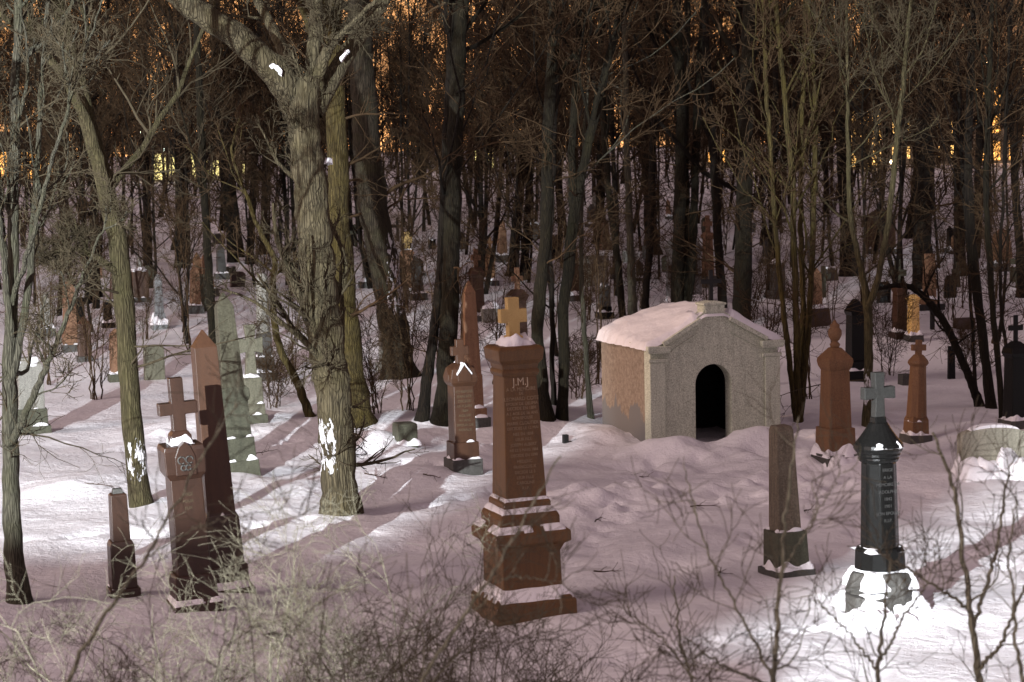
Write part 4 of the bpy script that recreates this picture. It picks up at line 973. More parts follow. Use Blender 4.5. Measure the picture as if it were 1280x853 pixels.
# ------------------------------------------------------------------ street lamps that light the graves
POSTM = m_plain('lamp_metal', (.03, .035, .03), .5)
def street_lamp(label, x, y, zl, power, col, bulb, radius=.12, spot=None, aim=None):
    zg = float(height(x, y))
    root = tag(empty('street_lamp', (x, y, zg)), label, 'street lamp', None)
    H = zl - zg
    loft('post', root, [(-.3, .26, .26), (.5, .24, .24), (.6, .15, .15), (H + .25, .09, .09)], POSTM, 10, 0)
    loft('head', root, [(H + .16, .5, .5), (H + .2, .5, .5), (H + .42, .12, .12)], POSTM, 12, 0)
    loft('bulb', root, [(H + .02, .05, .05), (H + .08, .16, .16), (H + .155, .10, .10)], m_emit('bulb', bulb, 20), 10, 0).location = (.16, 0, 0)
    if power:
        ld = bpy.data.lights.new('lamp_light', 'SPOT' if spot else 'POINT'); ld.energy = power; ld.color = col; ld.shadow_soft_size = radius
        lo = bpy.data.objects.new('lamp_light', ld); COL.objects.link(lo); lo.location = (x + .25, y + .18, zl - .02)
        if spot:
            ld.spot_size = R(spot); ld.spot_blend = .4
            lo.rotation_euler = (Vector(lo.location) - Vector(aim)).to_track_quat('Z', 'Y').to_euler()
    return root
street_lamp('white street lamp on the road above the graves', -17.5, -14, 12.0, 300000, (.92, .965, 1.0), (.9, .97, 1), .16)
street_lamp('orange sodium lamp among trees beside the tomb house side wall', -17.5, 39.5, 7.2, 6000, (1.0, .62, .38), (1, .6, .25), .15, 13, (2.6, 44.0, 2.1))
SHADEWALLM = m_stone('shade_wall_stone', (.10, .095, .085), (.16, .155, .14), (.22, .21, .19), .85, 12, .9)
def wall(name, label, x0, x1, y0, y1, z1, cat):  # unseen walls and pier added, heights set to shape the street lamp's shade
    z0 = float(height((x0 + x1) / 2, (y0 + y1) / 2)) - 1.2
    rt = tag(empty(name, ((x0 + x1) / 2, (y0 + y1) / 2, z0)), label, cat)
    w, d = x1 - x0, y1 - y0
    loft('body', rt, [(0, w, d), (z1 - z0 - .12, w, d)], SHADEWALLM, 4, .02)
    c = rt; V = [(-w / 2 - .06, -d / 2 - .06, z1 - z0 - .118), (w / 2 + .06, -d / 2 - .06, z1 - z0 - .118), (w / 2 + .06, d / 2 + .06, z1 - z0 - .118), (-w / 2 - .06, d / 2 + .06, z1 - z0 - .118)]
    V += [(x, y, z1 - z0) for x, y, _ in V]
    mesh_obj('shade_coping', V, [(3, 2, 1, 0), (4, 5, 6, 7), (0, 1, 5, 4), (1, 2, 6, 5), (2, 3, 7, 6), (3, 0, 4, 7)], SHADEWALLM, rt, False, None, .02)
wall('shade_wall', 'unseen high wall added by the road to shade the near snow', -21, -12.5, .6, 1.0, 8.1, 'wall')
wall('shade_wall', 'unseen low wall stretch added by the road to shape the shade', -9.45, -7.9, .6, 1.0, 5.5, 'wall')
wall('shade_wall', 'unseen middle wall stretch added to shade the near snow', -12.45, -9.5, .6, 1.0, 7.4, 'wall')
wall('shade_wall', 'unseen tall wall stretch added to shade the near saplings', -7.8, -2.6, .6, 1.0, 7.6, 'wall')
wall('shade_pier', 'unseen massive pier added to shade the middle of the graves', -14.4, -13.3, -6.0, -4.9, 10.8, 'shade pier')  # added out of view, keeps the white lamp off the middle graves

# ------------------------------------------------------------------ trees near the graves
ML = m_bark
hero('forked_tree', 'big pale forked maple with furrowed bark and snow stuck to its foot', [(425, 640, 54), (422, 560, 56), (416, 480, 58), (404, 400, 57), (394, 300, 54), (384, 200, 50), (378, 140, 52), (384, 95, 44)], BARK_BIG, TWIG_LIT, 11,
     limbs=[([(378, 150, 44), (352, 96, 50), (300, 48, 42), (240, 10, 36), (180, -40, 32)], -1.2, 4.5), ([(392, 140, 34), (420, 90, 30), (445, 50, 25), (480, 0, 21), (520, -70, 17)], .8, 3.5), ([(388, 110, 24), (393, 50, 22), (396, -10, 19), (404, -80, 15)], .5, 3.5), ([(380, 110, 22), (345, 45, 18), (312, -20, 15)], 1.6, 3), ([(398, 130, 18), (396, 95, 22), (410, 60, 16), (430, 40, 8)], -.7, 2)],
     ext=False, twigs=(15, 9, 5), fork=.3, ratio=.26, low=9, rmin=.006, lrs=.30, rough=.05)
tr = bpy.data.objects['forked_tree']
for q, (px, py, ww, wd, th, dd, sl) in enumerate(((389, 117, .16, .14, .10, -.26, 0), (345, 88, .26, .10, .05, -.62, 42), (431, 70, .24, .07, .04, -.05, -55), (414, 60, .14, .07, .05, -.1, -50), (410, 204, .16, .12, .07, -.05, 5))):
    p = at(px, py, tr.location.y + dd); o = snow_lump(tr, 0, ww, wd, th, 60 + q, cover=.85, name='snow_patch'); o.location = Vector(p) - tr.location; o.rotation_euler = (R(-12), R(sl), 0)
hero('tree', 'thick olive trunk close behind the forked maple', [(447, 526, 44), (440, 470, 42), (431, 380, 37), (424, 280, 34), (421, 180, 34), (418, 110, 32), (416, 30, 27)], BARK_BACK, TWIG, 12, twigs=(12, 8, 4), fork=.5, low=6)
hero('tree', 'grey-olive curved trunk leaning over at the edge of open snow', [(176, 631, 30), (167, 560, 34), (163, 500, 32), (156, 400, 31), (150, 320, 30), (142, 270, 29), (128, 220, 27), (110, 150, 26), (92, 80, 25), (70, 0, 23)], BARK_LEFT, TWIG_LIT, 13,
     limbs=[([(134, 240, 18), (112, 160, 16), (80, 95, 14), (40, 45, 12), (0, 18, 10)], -.6, 1.5), ([(150, 345, 12), (125, 325, 11), (100, 312, 8), (55, 318, 6)], -.6, .1)], twigs=(13, 9, 5), fork=.4, low=10, rmin=.006)
hero('multi_stem_tree', 'slim pale tree with several rising stems and dark foot at the picture edge', [(24, 757, 34), (18, 690, 30), (12, 600, 27), (12, 500, 24), (14, 400, 20), (16, 300, 18), (18, 180, 16), (20, 60, 14), (24, 0, 13)], BARK_PALE, TWIG_LIT, 14,
     limbs=[([(12, 560, 13), (40, 500, 11), (70, 430, 8), (110, 330, 5)], -.8, .8), ([(12, 480, 14), (34, 380, 12), (44, 250, 10), (52, 100, 8), (60, 0, 7)], .6, 2), ([(14, 420, 12), (2, 300, 10), (-12, 160, 9)], -.3, 2), ([(14, 380, 9), (40, 300, 8), (62, 210, 6), (90, 120, 5)], -1.0, 1.5)], twigs=(11, 8, 4), fork=.2, ratio=.26, low=6, rmin=.005)
hero('tree', 'slim straight tree behind the tall mossy obelisk', [(270, 470, 15), (264, 380, 13), (256, 260, 12), (250, 140, 11), (244, 0, 10)], BARK_MID, TWIG_LIT, 15, twigs=(14, 9, 4), fork=.3, ratio=.24, low=6)
hero('bent_sapling', 'thin crooked sapling curving beside the forked maple', [(388, 520, 13), (372, 480, 13), (346, 430, 11), (340, 370, 10), (345, 325, 9), (325, 290, 8), (310, 250, 6)], BARK_BACK, TWIG, 16, twigs=(8, 6, 3), fork=.3, low=5, top=2)
hero('tree', 'stout dark tree leaning away with snow flecks on its bark', [(500, 472, 50), (496, 430, 46), (488, 380, 44), (478, 320, 46), (466, 260, 48), (458, 180, 42), (452, 80, 38), (448, 0, 34)], m_bark('bark_flecked', (.014, .012, .008), (.05, .04, .026), (.04, .037, .018), 1.2, (1.4, 4.0, -.35, .30)), TWIG, 17, twigs=(12, 9, 4), fork=.5)
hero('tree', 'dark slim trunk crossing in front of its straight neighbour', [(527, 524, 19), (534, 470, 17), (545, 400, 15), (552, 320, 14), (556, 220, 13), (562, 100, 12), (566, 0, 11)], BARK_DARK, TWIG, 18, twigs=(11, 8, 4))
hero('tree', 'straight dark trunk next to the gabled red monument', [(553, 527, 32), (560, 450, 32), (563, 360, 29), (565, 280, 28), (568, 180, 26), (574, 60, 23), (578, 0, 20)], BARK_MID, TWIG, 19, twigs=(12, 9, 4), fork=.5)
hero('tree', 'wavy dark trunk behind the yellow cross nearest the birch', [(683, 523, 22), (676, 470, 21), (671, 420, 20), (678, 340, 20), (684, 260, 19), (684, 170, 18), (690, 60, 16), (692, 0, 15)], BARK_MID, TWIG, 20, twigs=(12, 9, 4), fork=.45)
hero('tree', 'curving trunk that forks toward the tomb house', [(703, 523, 17), (706, 450, 17), (702, 390, 17), (712, 330, 18), (718, 260, 17), (738, 170, 14), (762, 70, 12), (780, 0, 10)], BARK_MID, TWIG, 21, limbs=[([(716, 280, 12), (714, 200, 12), (720, 100, 11), (726, 0, 9)], .5, 3)], twigs=(11, 8, 4), fork=.45)
hero('sapling', 'thin dark pole of a tree between two wavy trunks', [(692, 505, 8), (690, 420, 8), (688, 300, 7), (694, 160, 7), (700, 0, 5)], BARK_DARK, TWIG, 22, twigs=(11, 7, 4))
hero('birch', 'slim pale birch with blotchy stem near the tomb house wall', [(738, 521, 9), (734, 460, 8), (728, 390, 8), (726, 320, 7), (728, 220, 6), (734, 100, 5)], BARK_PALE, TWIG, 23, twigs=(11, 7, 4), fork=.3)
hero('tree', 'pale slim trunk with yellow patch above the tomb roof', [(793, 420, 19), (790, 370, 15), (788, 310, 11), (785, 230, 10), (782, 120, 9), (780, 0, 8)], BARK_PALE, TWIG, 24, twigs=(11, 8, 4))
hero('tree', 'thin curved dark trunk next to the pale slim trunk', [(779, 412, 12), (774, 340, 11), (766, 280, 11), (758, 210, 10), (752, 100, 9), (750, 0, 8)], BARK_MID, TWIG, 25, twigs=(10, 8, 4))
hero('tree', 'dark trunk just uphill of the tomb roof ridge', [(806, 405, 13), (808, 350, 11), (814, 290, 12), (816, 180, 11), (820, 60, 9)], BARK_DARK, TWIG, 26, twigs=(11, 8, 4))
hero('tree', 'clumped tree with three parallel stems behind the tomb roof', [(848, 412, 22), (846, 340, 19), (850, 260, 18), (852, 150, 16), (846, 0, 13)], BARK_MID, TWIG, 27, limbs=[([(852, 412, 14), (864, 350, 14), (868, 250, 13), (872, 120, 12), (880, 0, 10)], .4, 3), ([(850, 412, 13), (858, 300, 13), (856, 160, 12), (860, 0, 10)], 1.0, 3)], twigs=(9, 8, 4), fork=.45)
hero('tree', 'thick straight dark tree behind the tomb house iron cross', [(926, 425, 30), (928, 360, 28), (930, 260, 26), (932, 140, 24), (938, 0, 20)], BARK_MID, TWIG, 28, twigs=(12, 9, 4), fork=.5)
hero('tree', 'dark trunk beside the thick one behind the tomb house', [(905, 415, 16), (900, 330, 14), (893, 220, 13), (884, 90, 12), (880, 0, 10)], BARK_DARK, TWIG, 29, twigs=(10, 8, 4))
hero('clump_tree', 'cluster of thin dark stems hugging the tomb house corner', [(998, 527, 12), (996, 440, 11), (994, 350, 10), (990, 220, 9), (976, 80, 8), (970, 0, 7)], BARK_BACK, TWIG, 30, limbs=[([(1000, 527, 11), (1010, 420, 10), (1016, 300, 9), (1020, 150, 8), (1010, 0, 7)], .5, 3), ([(996, 527, 10), (984, 430, 9), (972, 320, 8), (962, 180, 7), (955, 40, 6)], -.4, 3), ([(1000, 527, 9), (1004, 400, 9), (1000, 250, 8), (1004, 90, 7)], .9, 3)], twigs=(12, 7, 4), fork=.25, ratio=.24, low=9, ang=(25, 60))
hero('forked_sapling', 'olive sapling with two arms behind the urn pillar', [(1085, 533, 15), (1086, 450, 14), (1085, 375, 13), (1072, 320, 9), (1062, 270, 8), (1060, 150, 6)], BARK_LEFT, TWIG_LIT, 31, limbs=[([(1085, 385, 11), (1100, 340, 10), (1112, 270, 9), (1124, 150, 8), (1136, 30, 6), (1142, -30, 5)], -.6, 2)], twigs=(16, 9, 4), fork=.4, ratio=.3, low=4, rmin=.006)
hero('bent_tree', 'black arching trunk bowed over toward the lamplit column', [(1225, 508, 13), (1205, 455, 13), (1182, 405, 12), (1162, 378, 11), (1142, 360, 10), (1120, 356, 8), (1096, 362, 6), (1076, 376, 4)], BARK_DARK, TWIG, 32, ext=False, twigs=(8, 6, 3), fork=.4, low=3)
hero('tree', 'dark trunk rising from the foot of the bowed trunk', [(1239, 512, 15), (1230, 440, 15), (1222, 370, 15), (1214, 300, 14), (1210, 200, 13), (1214, 60, 11), (1216, 0, 10)], BARK_DARK, TWIG, 33, twigs=(12, 8, 4), fork=.45)
hero('tree', 'slim grey trunk standing behind the wide pale headstone', [(1254, 522, 10), (1246, 440, 10), (1238, 350, 10), (1232, 250, 9), (1236, 100, 8), (1240, 0, 7)], BARK_MID, TWIG, 34, twigs=(11, 8, 4))
hero('sapling', 'thin dark stem close by the tall black pillar', [(1263, 520, 6), (1262, 460, 6), (1252, 400, 6), (1250, 320, 5), (1256, 180, 5)], BARK_DARK, TWIG, 35, twigs=(11, 7, 4))
hero('sapling', 'straight thin stem at the base of the bowed trunk', [(1220, 495, 6), (1216, 420, 6), (1212, 340, 5), (1202, 200, 5), (1196, 60, 4)], BARK_DARK, TWIG, 36, twigs=(11, 7, 4))
hero('tree', 'broad dark trunk beyond the brown stele', [(1155, 360, 34), (1152, 300, 30), (1156, 220, 28), (1158, 100, 26), (1160, 0, 22)], BARK_DARK, TWIG, 37, twigs=(12, 9, 4), fork=.4)
hero('tree', 'tapering dark trunk high on the slope beyond the birch', [(748, 306, 16), (750, 270, 14), (752, 220, 13), (754, 120, 12), (756, 0, 10)], BARK_DARK, TWIG, 38, twigs=(11, 8, 4))
hero('tree', 'dark spreading trunk with flared foot above the tomb roof', [(815, 318, 26), (814, 290, 20), (812, 240, 20), (808, 150, 18), (806, 0, 15)], BARK_DARK, TWIG, 39, twigs=(12, 9, 4))
for i, (px, py, w_, tx) in enumerate(((228, 335, 20, 228), (186, 345, 14, 182), (291, 328, 14, 278), (300, 322, 12, 286), (312, 330, 12, 318), (120, 372, 15, 118), (330, 318, 12, 332), (604, 352, 9, 600), (640, 345, 16, 652), (655, 350, 13, 662), (962, 372, 11, 966), (1062, 345, 26, 1056), (1200, 345, 18, 1198), (1217, 350, 11, 1222), (1278, 372, 14, 1270), (968, 330, 14, 964))):
    nm = ['thick trunk on green stained foot far behind the red obelisk', 'dark trunk beside the square red block', 'leaning dark trunk of a far pair', 'second leaning dark trunk of the far pair', 'upright dark trunk beside the far leaning pair', 'dark trunk partly hidden by the curved grey-olive tree', 'thin trunk by the dark wide-armed cross', 'black pole-like trunk in front of dark red cross pillar',
          'dark trunk behind the slim brown pillar', 'dark trunk touching its neighbour behind the slim brown pillar', 'thin trunk beside the snow capped dark pillar', 'stout dark trunk by the square maroon tomb', 'stout dark trunk uphill of the bowed trunk', 'thin dark trunk uphill of the bowed trunk', 'dark trunk at the edge beyond the tall black pillar', 'far thick trunk among close trunks beyond the tomb house'][i]
    lean = (tx - px) / 130.0
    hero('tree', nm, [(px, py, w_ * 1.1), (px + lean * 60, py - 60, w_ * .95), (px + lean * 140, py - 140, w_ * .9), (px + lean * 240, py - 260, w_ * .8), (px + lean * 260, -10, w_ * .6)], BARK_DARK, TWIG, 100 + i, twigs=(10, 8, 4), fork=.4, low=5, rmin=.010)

# ------------------------------------------------------------------ the wood up the slope: a few grown kinds, copied with their parts
kinds = []
for q, (h, r, ln, n1, tw, st, nm) in enumerate(((17, .095, .03, 24, 7, 1, 'slender'), (19, .15, -.02, 24, 7, 1, 'stout'), (15, .068, .07, 24, 7, 1, 'leaning'), (16, .072, -.06, 24, 7, 1, 'thin'), (13, .07, 0, 27, 7, 3, 'many-stemmed'), (16, .095, .01, 24, 7, 2, 'twin-stemmed'), (11, .05, .02, 26, 7, 1, 'young'))):
    t, c = far_tree_proto(300 + q, h, r, ln, n1, tw, st, rmin=.0085, fork=.15)
    kinds.append((nm, tree_obj('bare_tree', '', 'far bare trees of the wood', (0, 0, 0), t, c, BARK_DARK, TWIG)))
frng = np.random.default_rng(77)
ZONES = [(-90, 60, 'beyond the multi-stem tree'), (60, 170, 'beyond the curved grey-olive tree'), (170, 300, 'in front of the yellow town lights'), (300, 400, 'beyond the forked maple'), (400, 520, 'beyond the stout snow-flecked tree'), (520, 640, 'beyond the paired trunks'), (640, 740, 'beyond the wavy trunks'), (740, 850, 'uphill of the tomb roof'), (850, 960, 'beyond the iron cross on the tomb'), (960, 1060, 'beyond the stem cluster'), (1060, 1150, 'in front of the orange town lights'), (1150, 1370, 'beyond the bowed trunk'), (1370, 1750, 'past the tall black pillar'), (-420, -90, 'past the picture edge multi-stem tree')]
first = set(); spots = []
for (a, b, zn) in ZONES:
    n_ = 10 if a < -200 or b > 1500 else 14 if 0 < a < 300 else 16 if b - a > 100 else 14
    for i in range(n_):
        px = a + (b - a) * (i + frng.uniform(.1, .9)) / n_
        d = 60 + 108 * frng.random() ** .85
        spots.append((px, d, zn, int(frng.choice(7, p=(.16, .06, .16, .18, .14, .1, .2))), frng.uniform(0, 6.28), frng.uniform(.8, 1.15)))
for px, d, zn, kq, rz, sc_ in spots:
    nm, pr = kinds[kq]
    x = (px - 640) * d / FPX; z = float(height(x, d))
    tier = 'lower' if d < 95 else 'middle' if d < 130 else 'upper'
    lb = f'{nm} dark bare tree on the {tier} slope {zn}'
    if kq not in first:
        first.add(kq); o = pr; o.location = (x, d, z); o.rotation_euler = (0, 0, rz); o.scale = (sc_,) * 3
    else: o = dup(pr, (x, d, z), rz, sc_)
    if d > 110: o.scale = (sc_ * .82, sc_ * .82, sc_ * .74)
    o['label'] = lb; o['group'] = f'{nm} trees on the {tier} slope {zn}'

# brush and saplings among the stones
shk = []
for q, (h, st, sp, r) in enumerate(((2.2, 7, .8, .014), (3.0, 5, .7, .018), (1.6, 9, .9, .010), (3.8, 3, .6, .022))):
    shk.append(shrub('bare_bush', '', 'bare bushes among the graves', (0, 0, 0), 500 + q, h, st, sp, r, TWIG, (7, 5, 4), .005, cat='bush'))
BUSH = [(510, 512, 1, 'behind the tall dark trunks by the forked maple'), (560, 505, 3, 'at the foot of the gabled monument trees'), (470, 515, 0, 'beside the thick olive trunk'), (620, 480, 1, 'between brown obelisk and tall monument'), (720, 500, 2, 'by the slim birch'), (745, 480, 3, 'against the tomb house side wall'), (960, 480, 1, 'behind the tomb house corner'), (1015, 500, 3, 'beside the urn pillar'), (1110, 470, 0, 'beside the tall black monument'),
        (1215, 470, 2, 'by the narrow black marker'), (365, 480, 1, 'beside the crooked sapling'), (340, 510, 2, 'next to the pale cross pedestal'), (60, 480, 3, 'by the bulky grey monument'), (120, 500, 1, 'beside the pointed reddish stone'), (20, 470, 3, 'behind the multi-stem foot'), (1000, 420, 1, 'by the broad brown pillar'), (940, 400, 0, 'uphill of tomb house eave'), (690, 420, 3, 'between the wavy trunks'),
        (735, 400, 1, 'by the stubby dark pillar'), (800, 390, 0, 'by the pale slim trunk'), (860, 395, 2, 'before the blue-grey monument'), (1040, 440, 3, 'behind the urn'), (1190, 400, 1, 'by the low maroon slab'), (1240, 430, 3, 'beside the bowed trunk'), (580, 400, 1, 'by the dark red cross pillar'), (420, 420, 0, 'behind the olive trunk'), (240, 440, 3, 'behind red obelisk tip'), (90, 400, 3, 'behind the tan pillar'), (1090, 420, 1, 'beside the slim red-brown column'), (1150, 330, 3, 'near the brown stele')]
for i, (px, py, kq, lb) in enumerate(BUSH):
    g = ground(px, py); o = shk[kq]
    if any(b[2] == kq for b in BUSH[:i]): o = dup(shk[kq], g, i * 1.7, .8 + .05 * (i % 7))
    else: o.location = g
    o['label'] = 'bare twiggy bush ' + lb

# thin brush and pole saplings filling the wood
for i in range(104):
    px = frng.uniform(-60, 1340); d = frng.uniform(56, 120); x = (px - 640) * d / FPX; z = float(height(x, d))
    zn = next((c for a, b, c in ZONES if a <= px < b), ZONES[-1][2]); tier = 'lower' if d < 85 else 'upper'
    if i % 2:
        kq = (0, 1, 3, 1)[i // 2 % 4]; o = dup(shk[kq], (x, d, z), frng.uniform(0, 6.28), frng.uniform(.6, 1.05)); o['label'] = f'bare twiggy bush on the {tier} slope {zn}'; o['group'] = f'bare bushes on the {tier} slope {zn}'
    else:
        o = dup(kinds[6][1] if i % 4 else kinds[3][1], (x, d, z), frng.uniform(0, 6.28), frng.uniform(.7, 1.05)); o.scale[2] *= .85; o['label'] = f'pole-thin bare sapling on the {tier} slope {zn}'; o['group'] = f'pole-thin saplings on the {tier} slope {zn}'

# ------------------------------------------------------------------ shrubs on the bank below the camera
FB = [(60, 13.5, 2.05, 7, 1.7, 'low tangled'), (210, 12.0, 2.45, 8, 1.9, 'wide arching'), (330, 11.0, 2.2, 10, 1.7, 'dense'), (440, 12.5, 2.5, 12, 1.7, 'thickest dark'), (540, 11.2, 2.2, 12, 1.6, 'dense twiggy'), (630, 12.0, 2.1, 7, 1.2, 'small tangled'), (480, 9.6, 1.85, 12, 1.4, 'low dense'), (250, 9.4, 1.8, 9, 1.4, 'low sprawling')]
WH = ['at the foot of the multi-stem tree view', 'before the brown cross pedestal', 'before the red obelisk foot', 'between the red obelisk and tall monument', 'covering the tall monument base slab', 'beside the tall monument slab', 'at the bottom below the forked maple', 'at the bottom below the brown pedestal', 'in open snow near the tall monument']
for i, (px, d, h, st, sp, ad) in enumerate(FB):
    x = (px - 640) * d / FPX
    shrub('bank_shrub', f'{ad} bare shrub {WH[i]}', 'bare shrubs on the bank', (x, d, float(height(x, d))), 700 + i, h, st, sp, .0095, TWIG_PALE if i % 3 else TWIG_LIT, (9, 7, 4), .0017, cat='shrub', up=.02, gn=.24)
FS = [(1228, 10.5, [(1232, 900, 10.9), (1215, 780, 9.4), (1205, 700, 7.8), (1190, 600, 6.2), (1165, 540, 3.9)], [([(1215, 790, 7.0), (1245, 690, 5.5), (1262, 590, 3.1)], .3, .1), ([(1222, 840, 7.0), (1255, 800, 5.5), (1285, 720, 3.9)], -.3, .2), ([(1210, 760, 5.5), (1150, 720, 3.9), (1100, 690, 2.3)], -.2, .1)], 'pale young sapling with rising arms before the round headstone', BARK_NEARLIT, TWIG_PALE),
      (1100, 9.6, [(1100, 900, 7.8), (1098, 830, 6.2), (1106, 770, 4.7), (1112, 700, 3.1)], [([(1098, 830, 4.7), (1130, 770, 3.9), (1160, 730, 2.3)], .2, .1), ([(1098, 840, 4.7), (1060, 790, 3.1), (1030, 760, 2.3)], .2, .1)], 'short forked sapling below the black column', BARK_NEARLIT, TWIG_PALE),
      (965, 9.0, [(965, 900, 9.4), (968, 840, 7.8), (975, 720, 6.2), (985, 620, 5.5), (992, 560, 3.9), (1000, 520, 2.3)], [([(968, 850, 5.5), (920, 760, 3.9), (880, 680, 3.1), (860, 600, 2.3)], .2, .1), ([(966, 860, 5.5), (900, 830, 3.9), (860, 800, 2.3)], -.2, .1), ([(975, 720, 3.9), (1010, 660, 3.1), (1040, 610, 1.6)], .1, .1)], 'blurred pale sapling in front of the broken column', BARK_NEARLIT, TWIG_PALE),
      (1270, 9.2, [(1285, 900, 7.0), (1270, 800, 5.5), (1262, 700, 3.9), (1270, 620, 2.3)], [], 'grey sapling in the corner beside the pale young sapling', BARK_NEARLIT, TWIG_PALE),
      (860, 10.5, [(880, 900, 4.7), (850, 800, 3.9), (842, 720, 2.3)], [([(868, 850, 3.1), (830, 800, 2.3), (790, 770, 1.6)], .1, .1)], 'spindly sapling in the open snow', BARK_NEARLIT, TWIG_PALE),
      (50, 8.5, [(50, 930, 7.8), (110, 800, 6.2), (180, 700, 4.7), (260, 560, 3.1), (300, 500, 2.3)], [([(180, 700, 3.1), (240, 660, 2.3), (330, 640, 1.6)], 0, .1)], 'long blurred pale bough reaching up across the brown pedestal', BARK_NEARLIT, TWIG_PALE),
      (420, 8.4, [(480, 930, 7.0), (560, 800, 5.5), (620, 710, 4.7), (660, 640, 3.9), (700, 570, 2.3)], [([(600, 735, 3.1), (640, 720, 2.3), (680, 725, 1.6)], 0, .1)], 'long blurred pale bough crossing the tall monument', BARK_NEARLIT, TWIG_PALE)]
for i, (px, d, pl, lm, lb, bk, tg) in enumerate(FS):
    hero('sapling', lb, pl, bk, tg, 800 + i, limbs=lm, depth=d, ext=False, twigs=(6, 3, 2), fork=.25, ratio=.27, low=0, rmin=.0019, r1=.0026, l4on=False, wob=.006, rough=.03, lrs=.45)

# ------------------------------------------------------------------ town lights beyond the wood
def house(label, px, py, w_, h_, d, wins, wall_mat, emit):
    x = (px - 640) * d / FPX; zg = float(height(x, d)); k = d / FPX
    rt = tag(empty('house', (x, d, zg)), label, 'house')
    w, h = w_ * k, h_ * k
    loft('wall', rt, [(-1, w, 5), (h, w, 5)], wall_mat, 4, 0)
    V = [(-w / 2 - .3, -2.9, h + .002), (w / 2 + .3, -2.9, h + .002), (w / 2 + .3, 2.9, h + .002), (-w / 2 - .3, 2.9, h + .002), (-w / 2 - .3, 0, h + 1.4), (w / 2 + .3, 0, h + 1.4)]
    mesh_obj('roof', V, [(3, 2, 1, 0), (0, 1, 5, 4), (2, 3, 4, 5), (1, 2, 5), (3, 0, 4)], DARKST, rt)
    for (u0, u1, v0, v1) in wins:
        V = [(-w / 2 + u * w, -2.53, v * h) for u, v in ((u0, v0), (u1, v0), (u1, v1), (u0, v1))] ; V += [(a, -2.48, c) for a, b, c in V]
        mesh_obj('window', V, [(0, 1, 2, 3), (7, 6, 5, 4), (0, 4, 5, 1), (1, 5, 6, 2), (2, 6, 7, 3), (3, 7, 4, 0)], emit, rt)
HW1 = m_plain('house_wall', (.25, .22, .16), .9)
Y1 = m_emit('window_yellow', (1.0, .82, .30), 3.2, True); O1 = m_emit('window_orange', (1.0, .45, .10), 5.5, True); O2 = m_emit('window_amber', (1.0, .55, .16), 7.0, True)
grid = lambda n, m_, fx=.7, fy=.6: [((i + .5 - fx / 2) / n, (i + .5 + fx / 2) / n, (j + .5 - fy / 2) / m_, (j + .5 + fy / 2) / m_) for i in range(n) for j in range(m_)]
house('low town house with a row of lit yellow windows behind the far trunks', 255, 215, 130, 40, 192, [(.0, .06, .1, .6), (.1, .22, .05, .85), (.25, .42, .2, .8), (.46, .5, .1, .9), (.55, .72, .15, .6), (.8, .86, .3, .9), (.93, .97, .2, .6)], HW1, Y1)
house('narrow town house with tall lit yellow windows behind the wavy trunks', 694, 215, 26, 72, 196, grid(2, 2, .7, .8), HW1, Y1)
house('town house with small lit yellow window beyond the paired trunks', 610, 215, 30, 40, 196, grid(2, 1, .5, .6), HW1, Y1)
house('tall town house glowing orange behind the olive forked sapling', 1078, 220, 44, 76, 190, grid(3, 3, .7, .75), HW1, O2)
house('town house with orange windows beyond the bowed trunk', 1240, 220, 60, 100, 194, grid(3, 3, .45, .7), HW1, O1)
house('orange lit town house behind the multi-stem tree', 40, 225, 90, 44, 192, grid(6, 1, .8, .75), HW1, O1)
house('small town house with few orange windows beyond the stem cluster', 1150, 215, 90, 60, 200, grid(5, 2, .18, .5), HW1, O2)
house('town house with narrow orange windows behind the tomb house trees', 905, 215, 90, 60, 200, grid(5, 2, .14, .5), HW1, O1)
LAMPS = [(6, 148), (115, 163), (184, 165), (236, 184), (210, 187), (220, 160), (1000, 107), (1040, 68), (1237, 78), (1117, 202), (1167, 200), (532, 190), (40, 130), (1175, 65)]
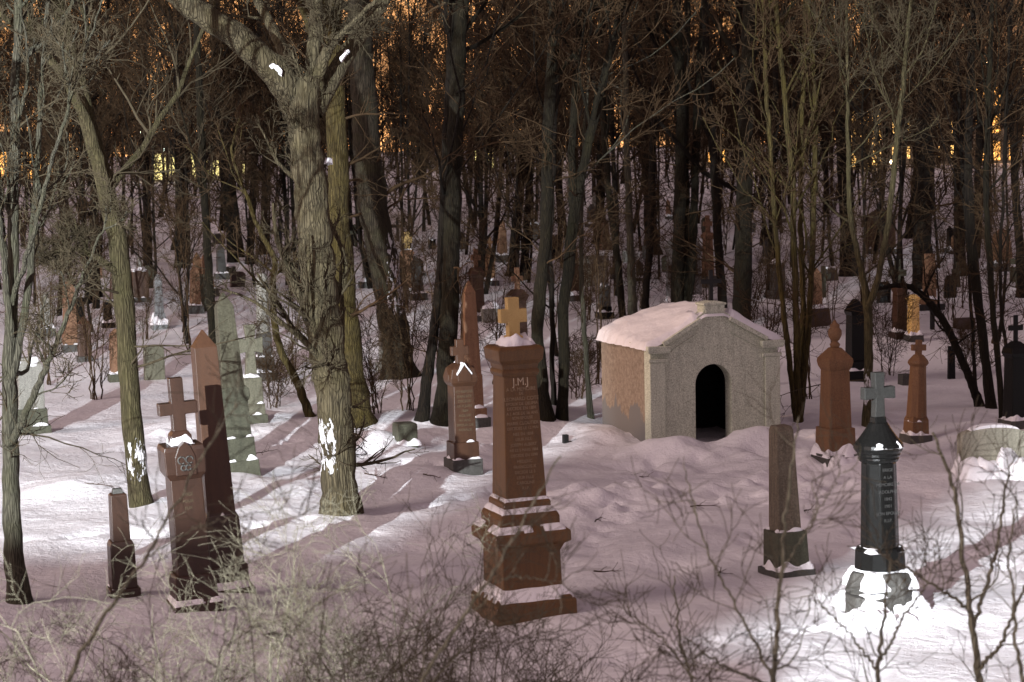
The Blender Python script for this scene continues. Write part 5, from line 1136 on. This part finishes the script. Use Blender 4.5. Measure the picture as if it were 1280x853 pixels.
WHL = m_emit('lamp_white', (.85, 1.0, .85), 26); AML = m_emit('lamp_amber', (1.0, .72, .4), 22)
for i, (px, py) in enumerate(LAMPS):
    d = 183.0; x = (px - 640) * d / FPX; zg = float(height(x, d)); p = at(px, py, d)
    nb = ['at the very edge of the wood', 'beside the curved grey-olive tree', 'above the lit yellow windows, lone', 'highest over the lit yellow windows', 'just over the lit yellow windows', 'tucked over the lit yellow windows', 'high above the stem cluster', 'high beside the olive forked sapling', 'high beyond the bowed trunk', 'low beside the glowing orange house', 'low beside the small orange-windowed house', 'low beyond the paired trunks', 'behind the multi-stem stems', 'high between the sapling and bowed trunk'][i]
    rt = tag(empty('street_lamp', (x, d, zg)), ('white' if i < 8 else 'amber') + ' far street lamp ' + nb, 'street lamp', 'far street lamps of the town')
    H = p[2] - zg
    loft('post', rt, [(-.3, .16, .16), (H - .2, .09, .09)], POSTM, 8, 0)
    loft('globe', rt, [(H - .2, .10, .10), (H - .1, .30, .30), (H + .06, .30, .30), (H + .16, .08, .08)], WHL if i < 8 else AML, 10, 0)

# far wood, one mass nobody could count
wr = np.random.default_rng(9)
prs = [far_tree_proto(900 + q, (15, 9, 7, 8)[q], (.14, .08, .06, .07)[q], .02 * (q - 1), (12, 20, 22, 22)[q], (3, 5, 5, 5)[q], (1, 2, 3, 3)[q], .018, .1) for q in range(4)]
Vs, Fs, o = [], [], 0
for i in range(150):
    (tv, tf), (cv, cf) = prs[i % 4]
    x = wr.uniform(-75, 75); y = 172 + 8 * wr.random() if i % 3 == 0 else 200 + 45 * wr.random()
    a = wr.uniform(0, 6.28); ca, sa = math.cos(a), math.sin(a); s_ = wr.uniform(.8, 1.25); zz = float(height(x, y))
    for v, f in ((tv, tf), (cv, cf)):
        q = np.stack([v[:, 0] * ca - v[:, 1] * sa, v[:, 0] * sa + v[:, 1] * ca, v[:, 2]], 1) * s_ + np.array([x, y, zz])
        Vs.append(q); Fs.append(f + o); o += len(q)
tag(np_obj('far_wood', np.concatenate(Vs), np.concatenate(Fs), BARK_DARK), kind='stuff')
